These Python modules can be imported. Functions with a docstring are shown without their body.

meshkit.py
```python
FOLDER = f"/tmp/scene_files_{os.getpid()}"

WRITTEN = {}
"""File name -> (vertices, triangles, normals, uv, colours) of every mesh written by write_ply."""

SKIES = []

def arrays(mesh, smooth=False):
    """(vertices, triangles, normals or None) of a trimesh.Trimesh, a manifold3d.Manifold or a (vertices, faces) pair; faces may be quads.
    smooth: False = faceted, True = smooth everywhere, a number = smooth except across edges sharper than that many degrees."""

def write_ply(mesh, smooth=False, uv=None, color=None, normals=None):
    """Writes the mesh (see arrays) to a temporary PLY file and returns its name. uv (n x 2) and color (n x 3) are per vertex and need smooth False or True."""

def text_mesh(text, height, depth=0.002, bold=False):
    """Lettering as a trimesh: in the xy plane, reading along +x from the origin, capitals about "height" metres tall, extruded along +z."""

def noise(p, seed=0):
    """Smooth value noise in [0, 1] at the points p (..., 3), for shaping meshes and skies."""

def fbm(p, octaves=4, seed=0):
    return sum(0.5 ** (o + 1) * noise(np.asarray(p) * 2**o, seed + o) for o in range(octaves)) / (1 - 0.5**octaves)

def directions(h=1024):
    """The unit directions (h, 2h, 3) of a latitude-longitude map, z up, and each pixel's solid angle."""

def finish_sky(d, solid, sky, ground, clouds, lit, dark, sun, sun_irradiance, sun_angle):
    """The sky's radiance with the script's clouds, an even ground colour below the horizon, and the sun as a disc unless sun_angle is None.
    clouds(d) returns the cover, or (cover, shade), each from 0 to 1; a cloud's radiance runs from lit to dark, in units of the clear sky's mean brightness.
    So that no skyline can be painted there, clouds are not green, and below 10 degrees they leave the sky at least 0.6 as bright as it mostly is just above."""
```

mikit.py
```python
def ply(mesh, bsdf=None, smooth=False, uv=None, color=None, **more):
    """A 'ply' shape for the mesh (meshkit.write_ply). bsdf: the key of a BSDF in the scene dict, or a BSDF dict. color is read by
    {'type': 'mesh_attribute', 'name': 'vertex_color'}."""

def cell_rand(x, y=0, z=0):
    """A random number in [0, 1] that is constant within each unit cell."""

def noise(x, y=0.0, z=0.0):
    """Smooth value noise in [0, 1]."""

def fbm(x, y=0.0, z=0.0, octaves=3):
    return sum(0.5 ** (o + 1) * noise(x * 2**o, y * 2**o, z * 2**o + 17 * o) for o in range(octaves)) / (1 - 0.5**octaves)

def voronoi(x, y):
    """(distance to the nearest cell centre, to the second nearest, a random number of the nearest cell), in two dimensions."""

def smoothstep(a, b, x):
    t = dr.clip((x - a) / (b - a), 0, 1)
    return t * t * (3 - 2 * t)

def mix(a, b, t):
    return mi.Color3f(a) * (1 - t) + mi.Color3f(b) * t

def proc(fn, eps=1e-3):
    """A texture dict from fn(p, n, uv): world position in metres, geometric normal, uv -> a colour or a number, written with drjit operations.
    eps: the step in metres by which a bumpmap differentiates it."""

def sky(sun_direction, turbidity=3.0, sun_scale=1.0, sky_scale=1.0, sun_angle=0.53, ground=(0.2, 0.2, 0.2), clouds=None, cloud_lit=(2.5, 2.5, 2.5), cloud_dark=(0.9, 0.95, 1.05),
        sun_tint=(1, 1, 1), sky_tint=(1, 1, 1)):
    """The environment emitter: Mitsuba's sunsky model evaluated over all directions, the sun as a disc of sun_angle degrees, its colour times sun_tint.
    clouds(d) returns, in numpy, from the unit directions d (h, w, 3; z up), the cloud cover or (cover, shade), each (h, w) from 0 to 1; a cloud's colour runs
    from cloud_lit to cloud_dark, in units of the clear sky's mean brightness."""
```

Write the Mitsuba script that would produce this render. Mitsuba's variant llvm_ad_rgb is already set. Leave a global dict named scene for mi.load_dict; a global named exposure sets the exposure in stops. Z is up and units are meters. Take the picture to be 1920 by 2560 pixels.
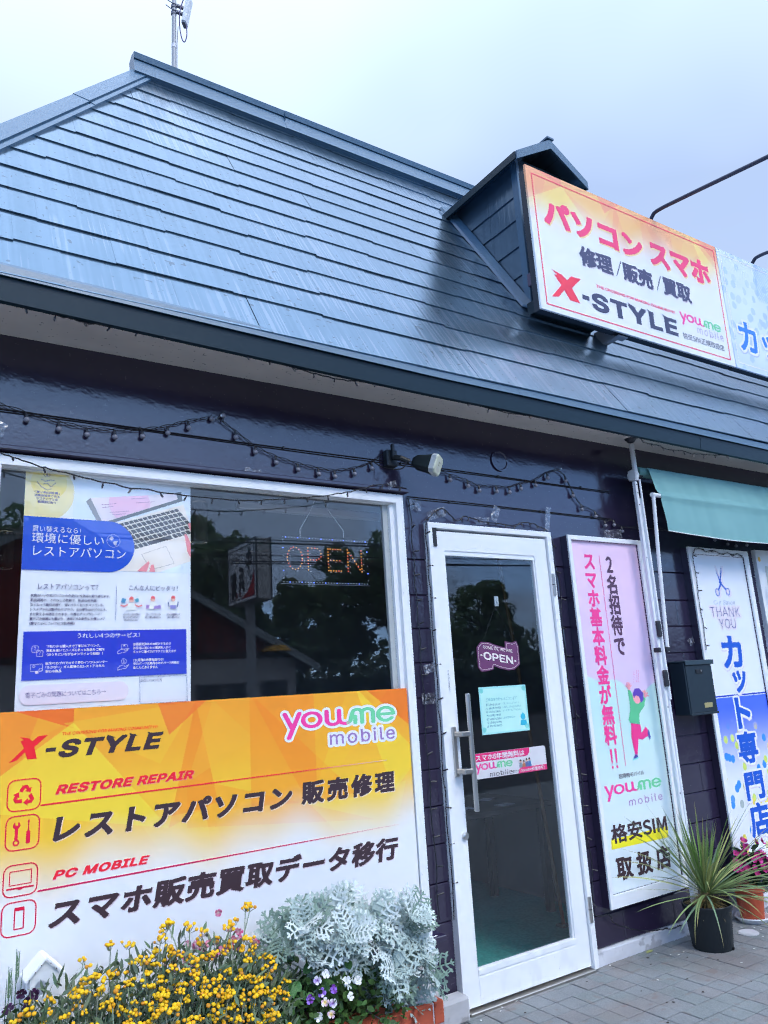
import math, random, glob
import numpy as np
import trimesh
import drjit as dr
import mitsuba as mi
import mikit, meshkit
from mikit import proc, noise, fbm, voronoi, cell_rand, smoothstep, mix
from shapely import box as sbox, union_all, affinity
from shapely.geometry import Polygon, LineString, Point, MultiPolygon
from PIL import ImageFont

T = mi.ScalarTransform4f
random.seed(7)
rng = np.random.default_rng(11)
scene, labels, used = {}, {}, set()

# ---------------------------------------------------------------- camera, sky, exposure
def camera_axes(yaw, pitch, roll):
    y, p, r = map(math.radians, (yaw, pitch, roll))
    f = np.array([math.sin(y) * math.cos(p), math.cos(y) * math.cos(p), math.sin(p)])
    r0 = np.array([math.cos(y), -math.sin(y), 0.0])
    d0 = np.cross(f, r0)
    return math.cos(r) * r0 + math.sin(r) * d0, -math.sin(r) * r0 + math.cos(r) * d0, f

EYE = np.array([0.0, -2.84685, 1.335])
right_, down_, fwd_ = camera_axes(33.78354, 13.21837, 3.55457)
M = np.eye(4)
M[:3, 0], M[:3, 1], M[:3, 2], M[:3, 3] = -right_, -down_, fwd_, EYE
scene['camera'] = {'type': 'perspective', 'fov': 2 * math.degrees(math.atan(960 / 1906.37)), 'fov_axis': 'x',
                   'near_clip': 0.05, 'far_clip': 2000.0, 'to_world': T(M.tolist())}

def cloud_cover(d):
    q = d / np.maximum(d[..., 2:3] + 0.25, 0.05)
    a = meshkit.fbm(np.stack([q[..., 0] * 1.1 + 3.1, q[..., 1] * 1.1 + 0.4, q[..., 2] * 0], -1), 5, 3)
    b = meshkit.fbm(np.stack([q[..., 0] * 2.6 + 8.0, q[..., 1] * 2.6, q[..., 2] * 0 + 4], -1), 4, 9)
    cover = 0.82 + 0.18 * np.clip((a - 0.34) / 0.24, 0, 1)
    gap = np.clip((-d[..., 1] - 0.10) / 0.35, 0, 1) * np.clip((0.72 - d[..., 2]) / 0.25, 0, 1)   # broken cloud on the street side
    cover = cover * (1 - gap) + gap * (0.16 + 0.55 * np.clip((a - 0.44) / 0.14, 0, 1))
    sun = np.array([0.10, -0.80, 0.74]) / np.linalg.norm([0.10, -0.80, 0.74])
    glow = np.clip(d @ sun, 0, 1) ** 3                                     # thin cloud is brightest overhead and around the sun
    shade = np.clip((1.0 - d[..., 2]) / 0.45 - 0.70 * glow + 0.20 * (b - 0.5) + 0.16 * (0.47 - a), 0, 1)
    return cover, shade

scene['sky'] = mikit.sky((0.10, -0.80, 0.74), turbidity=3.0, sun_scale=0.28, sun_angle=26, ground=(0.16, 0.17, 0.18),
                         clouds=cloud_cover, cloud_lit=(2.10, 2.55, 3.40), cloud_dark=(0.75, 0.93, 1.26),
                         sun_tint=(0.82, 0.97, 1.25), sky_scale=1.5, sky_tint=(0.74, 1.0, 1.42))
exposure = 2.3

# ---------------------------------------------------------------- helpers
def lin(c):
    c = np.asarray(c, float) / 255.0
    return np.where(c <= 0.04045, c / 12.92, ((c + 0.055) / 1.055) ** 2.4)

WHITE_SEEN = lin((205, 228, 252))
def ink(r, g, b):
    """A printed colour, from the sRGB value it has in the photograph's light."""
    return tuple(np.clip(lin((r, g, b)) / WHITE_SEEN * 0.82, 0.004, 0.93))

PAPER = (0.82, 0.82, 0.82)

def numbered(name):
    k, i = name, 0
    while k in used:
        i += 1
        k = f'{name}_{i:03d}'
    used.add(k)
    return k

def thing(name, label=None, cat=None, group=None, kind=None):
    k = numbered(name)
    d = {}
    if label: d['label'] = label
    if cat: d['category'] = cat
    if group: d['group'] = group
    if kind: d['kind'] = kind
    labels[k] = d
    return k

def obj(name, mesh, bsdf, parent=None, smooth=False, color=None, kind=None, label=None, to_world=None, **more):
    k = numbered(f'{parent}__{name}' if parent else name)
    put(k, mesh, bsdf, smooth, color, to_world, **more)
    if kind or label:
        d = labels.setdefault(k, {})
        if kind: d['kind'] = kind
        if label: d['label'] = label
    return k

def put(k, mesh, bsdf, smooth=False, color=None, to_world=None, **more):
    if isinstance(mesh, dict):
        e = dict(mesh)
    else:
        e = plydict(mesh, bsdf, smooth, color)
    if to_world is not None:
        e['to_world'] = T(np.asarray(to_world).tolist())
    e.update(more)
    scene[k] = e

def plydict(mesh, bsdf, smooth=False, color=None):
    if isinstance(mesh, tuple):
        mesh = trimesh.Trimesh(np.asarray(mesh[0], float), np.asarray(mesh[1]), process=False)
    if color is not None:
        color = np.asarray(color, float)
        if smooth is not True and smooth:
            mesh, smooth = trimesh.graph.smooth_shade(mesh, angle=math.radians(smooth), facet_minarea=None), True
        if color.ndim == 1:
            color = np.tile(color, (len(mesh.vertices), 1))
    return mikit.ply(mesh, bsdf, smooth=smooth, color=color)

def thing1(name, mesh, bsdf, label, cat, group=None, kind=None, smooth=False, color=None):
    k = thing(name, label, cat, group, kind)
    put(k, mesh, bsdf, smooth, color)
    return k

def cat(ms):
    ms = [m if isinstance(m, trimesh.Trimesh) else trimesh.Trimesh(m[0], m[1], process=False) for m in ms]
    vs, fs, n = [], [], 0
    for m in ms:
        vs.append(np.asarray(m.vertices)); fs.append(np.asarray(m.faces) + n); n += len(m.vertices)
    return trimesh.Trimesh(np.vstack(vs), np.vstack(fs), process=False)

_hull = None
def box(x0, x1, y0, y1, z0, z1, bevel=0.0):
    """A box, its edges chamfered by bevel."""
    global _hull
    if not bevel:
        return trimesh.creation.box(bounds=[[x0, y0, z0], [x1, y1, z1]])
    s = np.array([[a, b, c] for a in (-1, 1) for b in (-1, 1) for c in (-1, 1)], float)
    if _hull is None:
        t = np.vstack([s * [1, .9, .9], s * [.9, 1, .9], s * [.9, .9, 1]])
        from scipy.spatial import ConvexHull
        h = ConvexHull(t)
        f = h.simplices.copy()
        n = np.cross(t[f[:, 1]] - t[f[:, 0]], t[f[:, 2]] - t[f[:, 0]])
        flip = (n * t[f].mean(1)).sum(1) < 0
        f[flip] = f[flip][:, ::-1]
        _hull = f
    h = np.array([x1 - x0, y1 - y0, z1 - z0]) / 2
    c = np.array([x1 + x0, y1 + y0, z1 + z0]) / 2
    b = np.minimum(bevel, h * 0.45)
    v = np.vstack([c + s * (h - b * [0, 1, 1]), c + s * (h - b * [1, 0, 1]), c + s * (h - b * [1, 1, 0])])
    return trimesh.Trimesh(v, _hull, process=False)

def moved(m, matrix):
    m = m.copy(); m.apply_transform(matrix); return m

def rot(axis, deg, point=(0, 0, 0)):
    return trimesh.transformations.rotation_matrix(math.radians(deg), axis, point)

def trans(*v):
    m = np.eye(4); m[:3, 3] = v; return m

def tube(points, radius, sides=6, caps=True):
    p = np.asarray(points, float)
    t = np.gradient(p, axis=0)
    t /= np.linalg.norm(t, axis=1, keepdims=True) + 1e-12
    ref = np.array([0, 0, 1.0]) if abs(t[:, 2]).mean() < 0.8 else np.array([1.0, 0, 0])
    a = np.cross(t, ref); a /= np.linalg.norm(a, axis=1, keepdims=True) + 1e-12
    b = np.cross(t, a)
    r = np.broadcast_to(np.asarray(radius, float), (len(p),))[:, None, None]
    g = np.arange(sides) * 2 * math.pi / sides
    v = (p[:, None] + r * (np.cos(g)[None, :, None] * a[:, None] + np.sin(g)[None, :, None] * b[:, None])).reshape(-1, 3)
    f = []
    for i in range(len(p) - 1):
        for j in range(sides):
            k = (j + 1) % sides
            f += [[i * sides + j, (i + 1) * sides + k, i * sides + k], [i * sides + j, (i + 1) * sides + j, (i + 1) * sides + k]]
    if caps:
        v = np.vstack([v, p[:1], p[-1:]])
        n = len(p) * sides
        for j in range(sides):
            k = (j + 1) % sides
            f += [[n, j, k], [n + 1, n - sides + k, n - sides + j]]
    m = trimesh.Trimesh(v, np.array(f), process=False)
    return m

def lathe(profile, sides=28, centre=(0, 0, 0)):
    pr = np.asarray(profile, float)
    g = np.arange(sides) * 2 * math.pi / sides
    v = np.stack([pr[:, None, 0] * np.cos(g), pr[:, None, 0] * np.sin(g), np.repeat(pr[:, 1:2], sides, 1)], -1).reshape(-1, 3) + centre
    f = []
    for i in range(len(pr) - 1):
        for j in range(sides):
            k = (j + 1) % sides
            f += [[i * sides + j, i * sides + k, (i + 1) * sides + k], [i * sides + j, (i + 1) * sides + k, (i + 1) * sides + j]]
    return trimesh.Trimesh(v, np.array(f), process=False)

def polys(g):
    if g.is_empty: return []
    return [q for q in getattr(g, 'geoms', [g]) if q.geom_type == 'Polygon' and q.area > 1e-9]

def flat(g, y):
    """A shapely shape in (x, z) as a sheet at depth y that faces -y."""
    out = []
    for q in polys(g):
        v, f = trimesh.creation.triangulate_polygon(q, engine='earcut')
        if len(f) == 0: continue
        v = np.asarray(v); f = np.asarray(f)
        a = v[f]
        ar = (a[:, 1, 0] - a[:, 0, 0]) * (a[:, 2, 1] - a[:, 0, 1]) - (a[:, 1, 1] - a[:, 0, 1]) * (a[:, 2, 0] - a[:, 0, 0])
        f[ar < 0] = f[ar < 0][:, ::-1]
        out.append(trimesh.Trimesh(np.stack([v[:, 0], np.full(len(v), y), v[:, 1]], 1), f, process=False))
    return cat(out)

def slab(g, y0, y1):
    """A shapely shape in (x, z) extruded between depths y0 and y1."""
    out = []
    for q in polys(g):
        m = trimesh.creation.extrude_polygon(q, abs(y1 - y0), engine='earcut')
        v = np.array(m.vertices)
        out.append(trimesh.Trimesh(np.stack([v[:, 0], max(y0, y1) - v[:, 2], v[:, 1]], 1), m.faces, process=False))
    return cat(out)

def rrect(x0, x1, z0, z1, r=0.01):
    return sbox(x0 + r, z0 + r, x1 - r, z1 - r).buffer(r, quad_segs=4)

def ring(g, w):
    return g.difference(g.buffer(-w))

# ---------------------------------------------------------------- lettering
FONTS = {'jp': glob.glob('/opt/blender-*/*/datafiles/fonts/Noto Sans CJK*.woff2')[0], 'en': glob.glob('/opt/blender-*/*/datafiles/fonts/Inter.woff2')[0]}
_fonts, _glyphs = {}, {}
def glyph(ch, face, px=112):
    key = (ch, face, px)
    if key not in _glyphs:
        if (face, px) not in _fonts: _fonts[face, px] = ImageFont.truetype(FONTS[face], px)
        fo = _fonts[face, px]
        x0, y0, x1, y1 = fo.getbbox(ch, anchor='ls')
        g = Polygon()
        if x1 > x0 and y1 > y0:
            mk = fo.getmask(ch, mode='L', anchor='ls')
            a = np.asarray(mk, dtype=np.uint8).reshape(mk.size[1], mk.size[0])
            on = np.pad(a > 120, ((0, 0), (1, 1))).astype(np.int8)
            r, s = np.nonzero(np.diff(on, axis=1) == 1)
            e = np.nonzero(np.diff(on, axis=1) == -1)[1]
            g = union_all(sbox(s + x0, -(r + 1.0) - y0, e + x0, -r - y0 + 0.0)).buffer(0.7).buffer(-0.7).simplify(0.62)
        _glyphs[key] = (affinity.scale(g, 1 / px, 1 / px, origin=(0, 0)), fo.getlength(ch) / px)
    return _glyphs[key]

def words(s, face='jp', bold=0.0, space=0.0, shear=0.0, vertical=False, px=112):
    gs, x = [], 0.0
    for ch in s:
        g, adv = glyph(ch, face, px)
        if not g.is_empty:
            if bold: g = g.buffer(bold, join_style='mitre', quad_segs=2).simplify(0.004)
            if vertical:
                b = g.bounds
                g = affinity.translate(g, 0.5 - (b[0] + b[2]) / 2, -x)
            else:
                g = affinity.translate(g, x, 0)
            gs.append(g)
        x += (1.0 if vertical else adv) + space
    g = union_all(gs)
    if shear: g = affinity.skew(g, xs=shear, origin=(0, 0))
    return g

def fit(g, x0, x1, z0, z1):
    b = g.bounds
    return affinity.affine_transform(g, [(x1 - x0) / (b[2] - b[0]), 0, 0, (z1 - z0) / (b[3] - b[1]),
                                         x0 - b[0] * (x1 - x0) / (b[2] - b[0]), z0 - b[1] * (z1 - z0) / (b[3] - b[1])])

def fit_h(g, x0, z0, z1):
    b = g.bounds
    k = (z1 - z0) / (b[3] - b[1])
    return fit(g, x0, x0 + (b[2] - b[0]) * k, z0, z1)

def printed(parent, name, g, color, y, label=None, kind=None):
    return obj(name, flat(g, y), 'print', parent, color=color, label=label, kind=kind)

# ---------------------------------------------------------------- materials
def rgb(c): return {'type': 'rgb', 'value': [float(x) for x in c]}
VC = {'type': 'mesh_attribute', 'name': 'vertex_color'}
def principled(name, color, rough=0.5, spec=0.5, bump=None, bump_scale=0.001, **more):
    c = color if isinstance(color, dict) else rgb(color)
    b = {'type': 'principled', 'base_color': c, 'roughness': rough, 'specular': spec, **more}
    if bump is not None:
        b = {'type': 'bumpmap', 'scale': bump_scale, 'height': bump, 'nested': b}
    scene[name] = {'type': 'twosided', 'nested': b}

principled('print', VC, 0.38, 0.45)
principled('paint', VC, 0.42, 0.5)
principled('matte', VC, 0.85, 0.2)
principled('gloss', VC, 0.2, 0.5)
principled('steel', (0.62, 0.61, 0.58), 0.28, metallic=1.0)
principled('brushed_steel', (0.50, 0.47, 0.43), 0.36, metallic=1.0)
scene['leaf'] = {'type': 'twosided', 'nested': {'type': 'principled', 'base_color': VC, 'roughness': 0.55, 'specular': 0.35}}
scene['thin_leaf'] = {'type': 'principledthin', 'base_color': VC, 'roughness': 0.6, 'diff_trans': 0.7, 'spec_trans': 0.0}
scene['pane'] = {'type': 'thindielectric', 'int_ior': 1.66}
scene['door_pane'] = {'type': 'thindielectric', 'int_ior': 1.50}

def grain_height(p, n, uv):
    s = p.z * 1.18
    w = noise(p.x * 5.0, s * 3.0, 3.0) * 0.010
    a = noise((p.x + w) * 118.0, s * 0.45, 1.0)
    b = noise((p.x + w) * 52.0, s * 0.40, 5.0)
    return a * 0.72 + b * 0.28
def grain_height_side(p, n, uv):
    w = noise(p.y * 11.0, p.z * 9.0, 3.0) * 0.02
    return noise((p.y + w) * 80.0, p.z * 1.2, 1.0) * 0.6 + noise((p.y + w) * 36.0, p.z * 0.9, 5.0) * 0.4
def shingle_tone(p, n, uv):
    s = p.z * 1.18
    st = noise(p.x * 95.0, s * 0.5, 2.0)
    f = fbm(p.x * 1.7, s * 1.9, 8.0, 4)
    wear = smoothstep(0.62, 0.85, noise(p.x * 130.0, s * 2.4, 9.0) * f * 1.8)
    speck = smoothstep(0.90, 0.93, noise(p.x * 60.0, s * 60.0, 4.0))
    c = mix((0.100, 0.185, 0.258), (0.165, 0.265, 0.360), st * 0.45 + f * 0.6)
    return mix(mix(c, (0.34, 0.40, 0.48), wear * 0.35), (0.05, 0.07, 0.09), speck * 0.6)
grain = proc(grain_height, 0.002)
for name, rough in (('shingle', 0.19), ('shingle_dull', 0.23), ('shingle_sleek', 0.16)):
    principled(name, proc(shingle_tone), rough, 0.9, grain, 0.0009, metallic=0.85, clearcoat=1.0, clearcoat_gloss=0.92)
principled('cheek_shingle', (0.075, 0.125, 0.175), 0.26, 0.8, proc(grain_height_side, 0.002), 0.0020, metallic=0.5, clearcoat=1.0, clearcoat_gloss=0.9)
principled('roof_metal', (0.062, 0.128, 0.195), 0.34, 0.6, clearcoat=0.3, clearcoat_gloss=0.85)
principled('fascia_metal', (0.009, 0.025, 0.036), 0.40, 0.35)

def wall_bump(p, n, uv):
    return fbm(p.x * 85.0, p.z * 85.0, 2.0, 2) * 0.55 + noise(p.x * 14.0, p.z * 18.0, 5.0) * 0.75
def wall_tone(p, n, uv):
    f = fbm(p.x * 3.0, p.z * 3.0, 4.0, 4)
    sp = smoothstep(0.93, 0.96, noise(p.x * 95.0, p.z * 95.0, 7.0))
    c = mix((0.015, 0.010, 0.029), (0.025, 0.016, 0.042), f)
    return mix(c, (0.10, 0.09, 0.11), sp * 0.35)
principled('wall_paint', proc(wall_tone), 0.15, 0.8, proc(wall_bump, 0.003), 0.0008, clearcoat=1.0, clearcoat_gloss=0.95)

def soffit_tone(p, n, uv):
    f = fbm(p.x * 4.0, p.y * 9.0, 1.0, 4)
    sp = smoothstep(0.925, 0.95, noise(p.x * 75.0, p.y * 110.0, 3.0))
    return mix(mix((0.56, 0.50, 0.45), (0.68, 0.61, 0.55), f), (0.14, 0.13, 0.12), sp * 0.7)
principled('soffit_board', proc(soffit_tone), 0.7, 0.3)

def white_tone(p, n, uv):
    f = fbm(p.x * 5.0, p.z * 2.2, p.y * 5.0, 4)
    sp = smoothstep(0.955, 0.975, noise(p.x * 90.0, p.z * 90.0, p.y * 90.0))
    low = smoothstep(0.32, 0.02, p.z) * smoothstep(0.45, 0.75, fbm(p.x * 16.0, p.z * 9.0, 2.0, 3))
    return mix(mix((0.78, 0.785, 0.78), (0.84, 0.84, 0.835), f), (0.34, 0.33, 0.30), sp * 0.6 + low * 0.16)
principled('white_frame', proc(white_tone), 0.34, 0.5)

def concrete_tone(p, n, uv):
    f = fbm(p.x * 7.0, p.z * 14.0, p.y * 7.0, 5)
    g = smoothstep(0.5, 0.7, fbm(p.x * 19.0, p.z * 24.0, 5.0, 3))
    return mix(mix((0.30, 0.29, 0.28), (0.62, 0.61, 0.62), f), (0.22, 0.20, 0.18), g * 0.6)
def whitewash_tone(p, n, uv):
    f = fbm(p.x * 9.0, p.z * 16.0, p.y * 7.0, 5)
    g = smoothstep(0.56, 0.72, fbm(p.x * 21.0, p.z * 26.0, 5.0, 3))
    return mix(mix((0.46, 0.45, 0.46), (0.74, 0.74, 0.76), f), (0.22, 0.20, 0.20), g * 0.5)
principled('whitewash', proc(whitewash_tone), 0.85, 0.2)
principled('concrete', proc(concrete_tone), 0.9, 0.2, proc(lambda p, n, uv: fbm(p.x * 60.0, p.y * 60.0, p.z * 60.0, 3), 0.003), 0.002)

def tile_tone(c0, c1):
    def f(p, n, uv):
        a = fbm(p.x * 6.0, p.y * 6.0, 1.0, 3)
        b = noise(p.x * 240.0, p.y * 240.0, 2.0)
        d = smoothstep(0.52, 0.74, fbm(p.x * 2.6 + 4.0, p.y * 2.6, 6.0, 4))
        st = smoothstep(0.83, 0.87, noise(p.x * 31.0, p.y * 31.0, 4.0))
        return mix(mix(c0, c1, a * 0.7 + (b - 0.5) * 0.55 + 0.1), (0.20, 0.165, 0.15), d * 0.5 + st * 0.45)
    return f
tile_bump = proc(lambda p, n, uv: fbm(p.x * 170.0, p.y * 170.0, 3.0, 3) + noise(p.x * 55.0, p.y * 90.0, 3.0), 0.002)
TILE_TONES = [((0.17, 0.178, 0.180), (0.265, 0.272, 0.270)), ((0.180, 0.176, 0.176), (0.270, 0.264, 0.258)), ((0.165, 0.180, 0.178), (0.26, 0.276, 0.268))]
for i, (a, b) in enumerate(TILE_TONES):
    principled(f'paver_{"abc"[i]}', proc(tile_tone(a, b)), 0.8, 0.3, tile_bump, 0.0016)
def grout_tone(p, n, uv):
    return mix((0.085, 0.078, 0.07), (0.17, 0.155, 0.14), fbm(p.x * 24.0, p.y * 24.0, 1.0, 3))
principled('grout', proc(grout_tone), 0.95, 0.1)
def far_paving_tone(p, n, uv):
    gx, gy = dr.abs(p.x / 0.1008 - dr.round(p.x / 0.1008)), dr.abs(p.y / 0.1008 - dr.round(p.y / 0.1008))
    j = smoothstep(0.045, 0.02, dr.minimum(gx, gy))
    return mix(mix((0.17, 0.19, 0.20), (0.27, 0.29, 0.30), fbm(p.x * 5.0, p.y * 5.0, 1.0, 4)), (0.09, 0.08, 0.08), j)
principled('far_paving', proc(far_paving_tone), 0.85, 0.25)
def asphalt_tone(p, n, uv):
    return mix((0.035, 0.036, 0.038), (0.075, 0.075, 0.075), fbm(p.x * 1.3, p.y * 1.3, 1.0, 4) * 0.6 + noise(p.x * 70.0, p.y * 70.0, 2.0) * 0.4)
principled('asphalt', proc(asphalt_tone), 0.9, 0.2)

def red_brick_tone(p, n, uv):
    f = fbm(p.x * 18.0, p.y * 18.0, p.z * 18.0, 4)
    g = smoothstep(0.6, 0.75, fbm(p.x * 40.0, p.y * 40.0, p.z * 40.0, 3))
    return mix(mix((0.36, 0.065, 0.032), (0.50, 0.105, 0.050), f), (0.16, 0.035, 0.022), g * 0.5)
principled('red_brick', proc(red_brick_tone), 0.72, 0.3, proc(lambda p, n, uv: fbm(p.x * 90.0, p.y * 90.0, p.z * 90.0, 3), 0.002), 0.0015)
def soil_tone(p, n, uv):
    return mix((0.018, 0.013, 0.009), (0.07, 0.05, 0.035), fbm(p.x * 60.0, p.y * 60.0, p.z * 60.0, 3))
principled('soil', proc(soil_tone), 0.95, 0.1)
def fabric_tone(p, n, uv):
    f = fbm(p.x * 3.0, p.z * 5.0, 2.0, 4)
    w = noise(p.x * 22.0, p.z * 2.5, 6.0)
    return mix((0.135, 0.305, 0.300), (0.215, 0.415, 0.400), f * 0.7 + w * 0.35)
scene['awning_cloth'] = {'type': 'twosided', 'nested': {'type': 'principled', 'base_color': proc(fabric_tone), 'roughness': 0.75, 'specular': 0.3, 'sheen': 0.3}}
def carpet_tone(p, n, uv):
    return mix((0.030, 0.24, 0.22), (0.050, 0.33, 0.30), noise(p.x * 90.0, p.y * 90.0, 1.0))
principled('carpet', proc(carpet_tone), 0.95, 0.1)
def tape_bump(p, n, uv):
    return voronoi(p.x * 60.0 + p.z * 14.0, p.z * 60.0)[0] + 0.5 * noise(p.x * 150.0, p.z * 150.0, 3.0)
scene['clear_tape'] = {'type': 'blendbsdf', 'weight': proc(lambda p, n, uv: 0.10 + 0.62 * smoothstep(0.55, 0.80, noise(p.x * 150.0 + p.z * 60.0, p.z * 120.0, 2.0))),
                       'a': {'type': 'thindielectric', 'int_ior': 1.5},
                       'b': {'type': 'twosided', 'nested': {'type': 'bumpmap', 'scale': 0.01, 'height': proc(tape_bump, 0.002),
                             'nested': {'type': 'principled', 'base_color': rgb((0.36, 0.36, 0.38)), 'roughness': 0.18, 'specular': 0.9}}}}

# the two orange signs share one printed facet pattern: large see-through triangles over a fade from orange to paper white
def facets(x0, x1, z0, z1, fade0, fade1, warm=1.0):
    base_top, base_mid = (0.93, 0.36, 0.030), (0.93, 0.55, 0.040)
    tris = [((-.05, 1.0), (.10, 1.02), (.02, .60), (0.93, 0.22, 0.03), .45), ((.05, 1.0), (.16, .93), (.16, 1.02), (0.90, 0.10, 0.02), .60),
            ((-.05, .80), (.15, .95), (-.05, .55), (0.93, 0.30, 0.03), .40), ((.14, .95), (.42, 1.0), (.34, .78), (0.93, 0.55, 0.04), .35),
            ((-.05, .70), (.16, .95), (.36, .55), (0.93, 0.72, 0.05), .50), ((.33, 1.02), (.46, 1.02), (.36, .88), (0.90, 0.13, 0.03), .55),
            ((.42, 1.0), (.36, .55), (.47, .62), (0.93, 0.20, 0.02), .45), ((.46, 1.0), (.40, .70), (.56, .84), (0.93, 0.45, 0.04), .35),
            ((.55, 1.02), (.55, .58), (.84, .56), (0.93, 0.25, 0.02), .42), ((.55, 1.02), (.82, 1.02), (.70, .55), (0.93, 0.20, 0.02), .30),
            ((.40, .72), (.88, .46), (.40, .54), (0.93, 0.30, 0.02), .40), ((.72, 1.02), (.95, 1.02), (.72, .56), (0.93, 0.52, 0.03), .35),
            ((.86, 1.02), (1.03, 1.02), (1.03, .80), (0.93, 0.16, 0.02), .62), ((.84, 1.02), (.94, .56), (1.03, .70), (0.93, 0.68, 0.05), .50),
            ((-.05, .55), (.38, .10), (-.05, .30), (0.93, 0.62, 0.06), .30), ((.30, .58), (.50, .05), (.44, .60), (0.93, 0.60, 0.06), .35),
            ((.46, .58), (.56, .02), (.60, .58), (0.93, 0.50, 0.05), .25), ((.70, .56), (.90, .20), (.98, .60), (0.93, 0.66, 0.07), .35)]
    def f(p, n, uv):
        a, b = (p.x - x0) / (x1 - x0), (p.z - z0) / (z1 - z0)
        v = smoothstep(0.55, 1.0, b)
        c = mix(base_mid, base_top, v)
        for (ax, ay), (bx, by), (cx, cy), col, w in tris:
            s = 1.0 if (bx - ax) * (cy - ay) - (by - ay) * (cx - ax) > 0 else -1.0
            e0 = s * ((bx - ax) * (b - ay) - (by - ay) * (a - ax))
            e1 = s * ((cx - bx) * (b - by) - (cy - by) * (a - bx))
            e2 = s * ((ax - cx) * (b - cy) - (ay - cy) * (a - cx))
            k = dr.select((e0 > 0) & (e1 > 0) & (e2 > 0), mi.Float(w), mi.Float(0))
            c = mix(c, col, dr.minimum(k * 1.2, 0.9))
        j = fade1 - fade0
        t = smoothstep(fade0, fade1, b + 0.10 * j * dr.sin(a * 17.0) + 0.05 * dr.sin(a * 41.0 + 2.0) * j)
        return mix(PAPER, mix(PAPER, c, warm), t)
    return f

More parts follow.
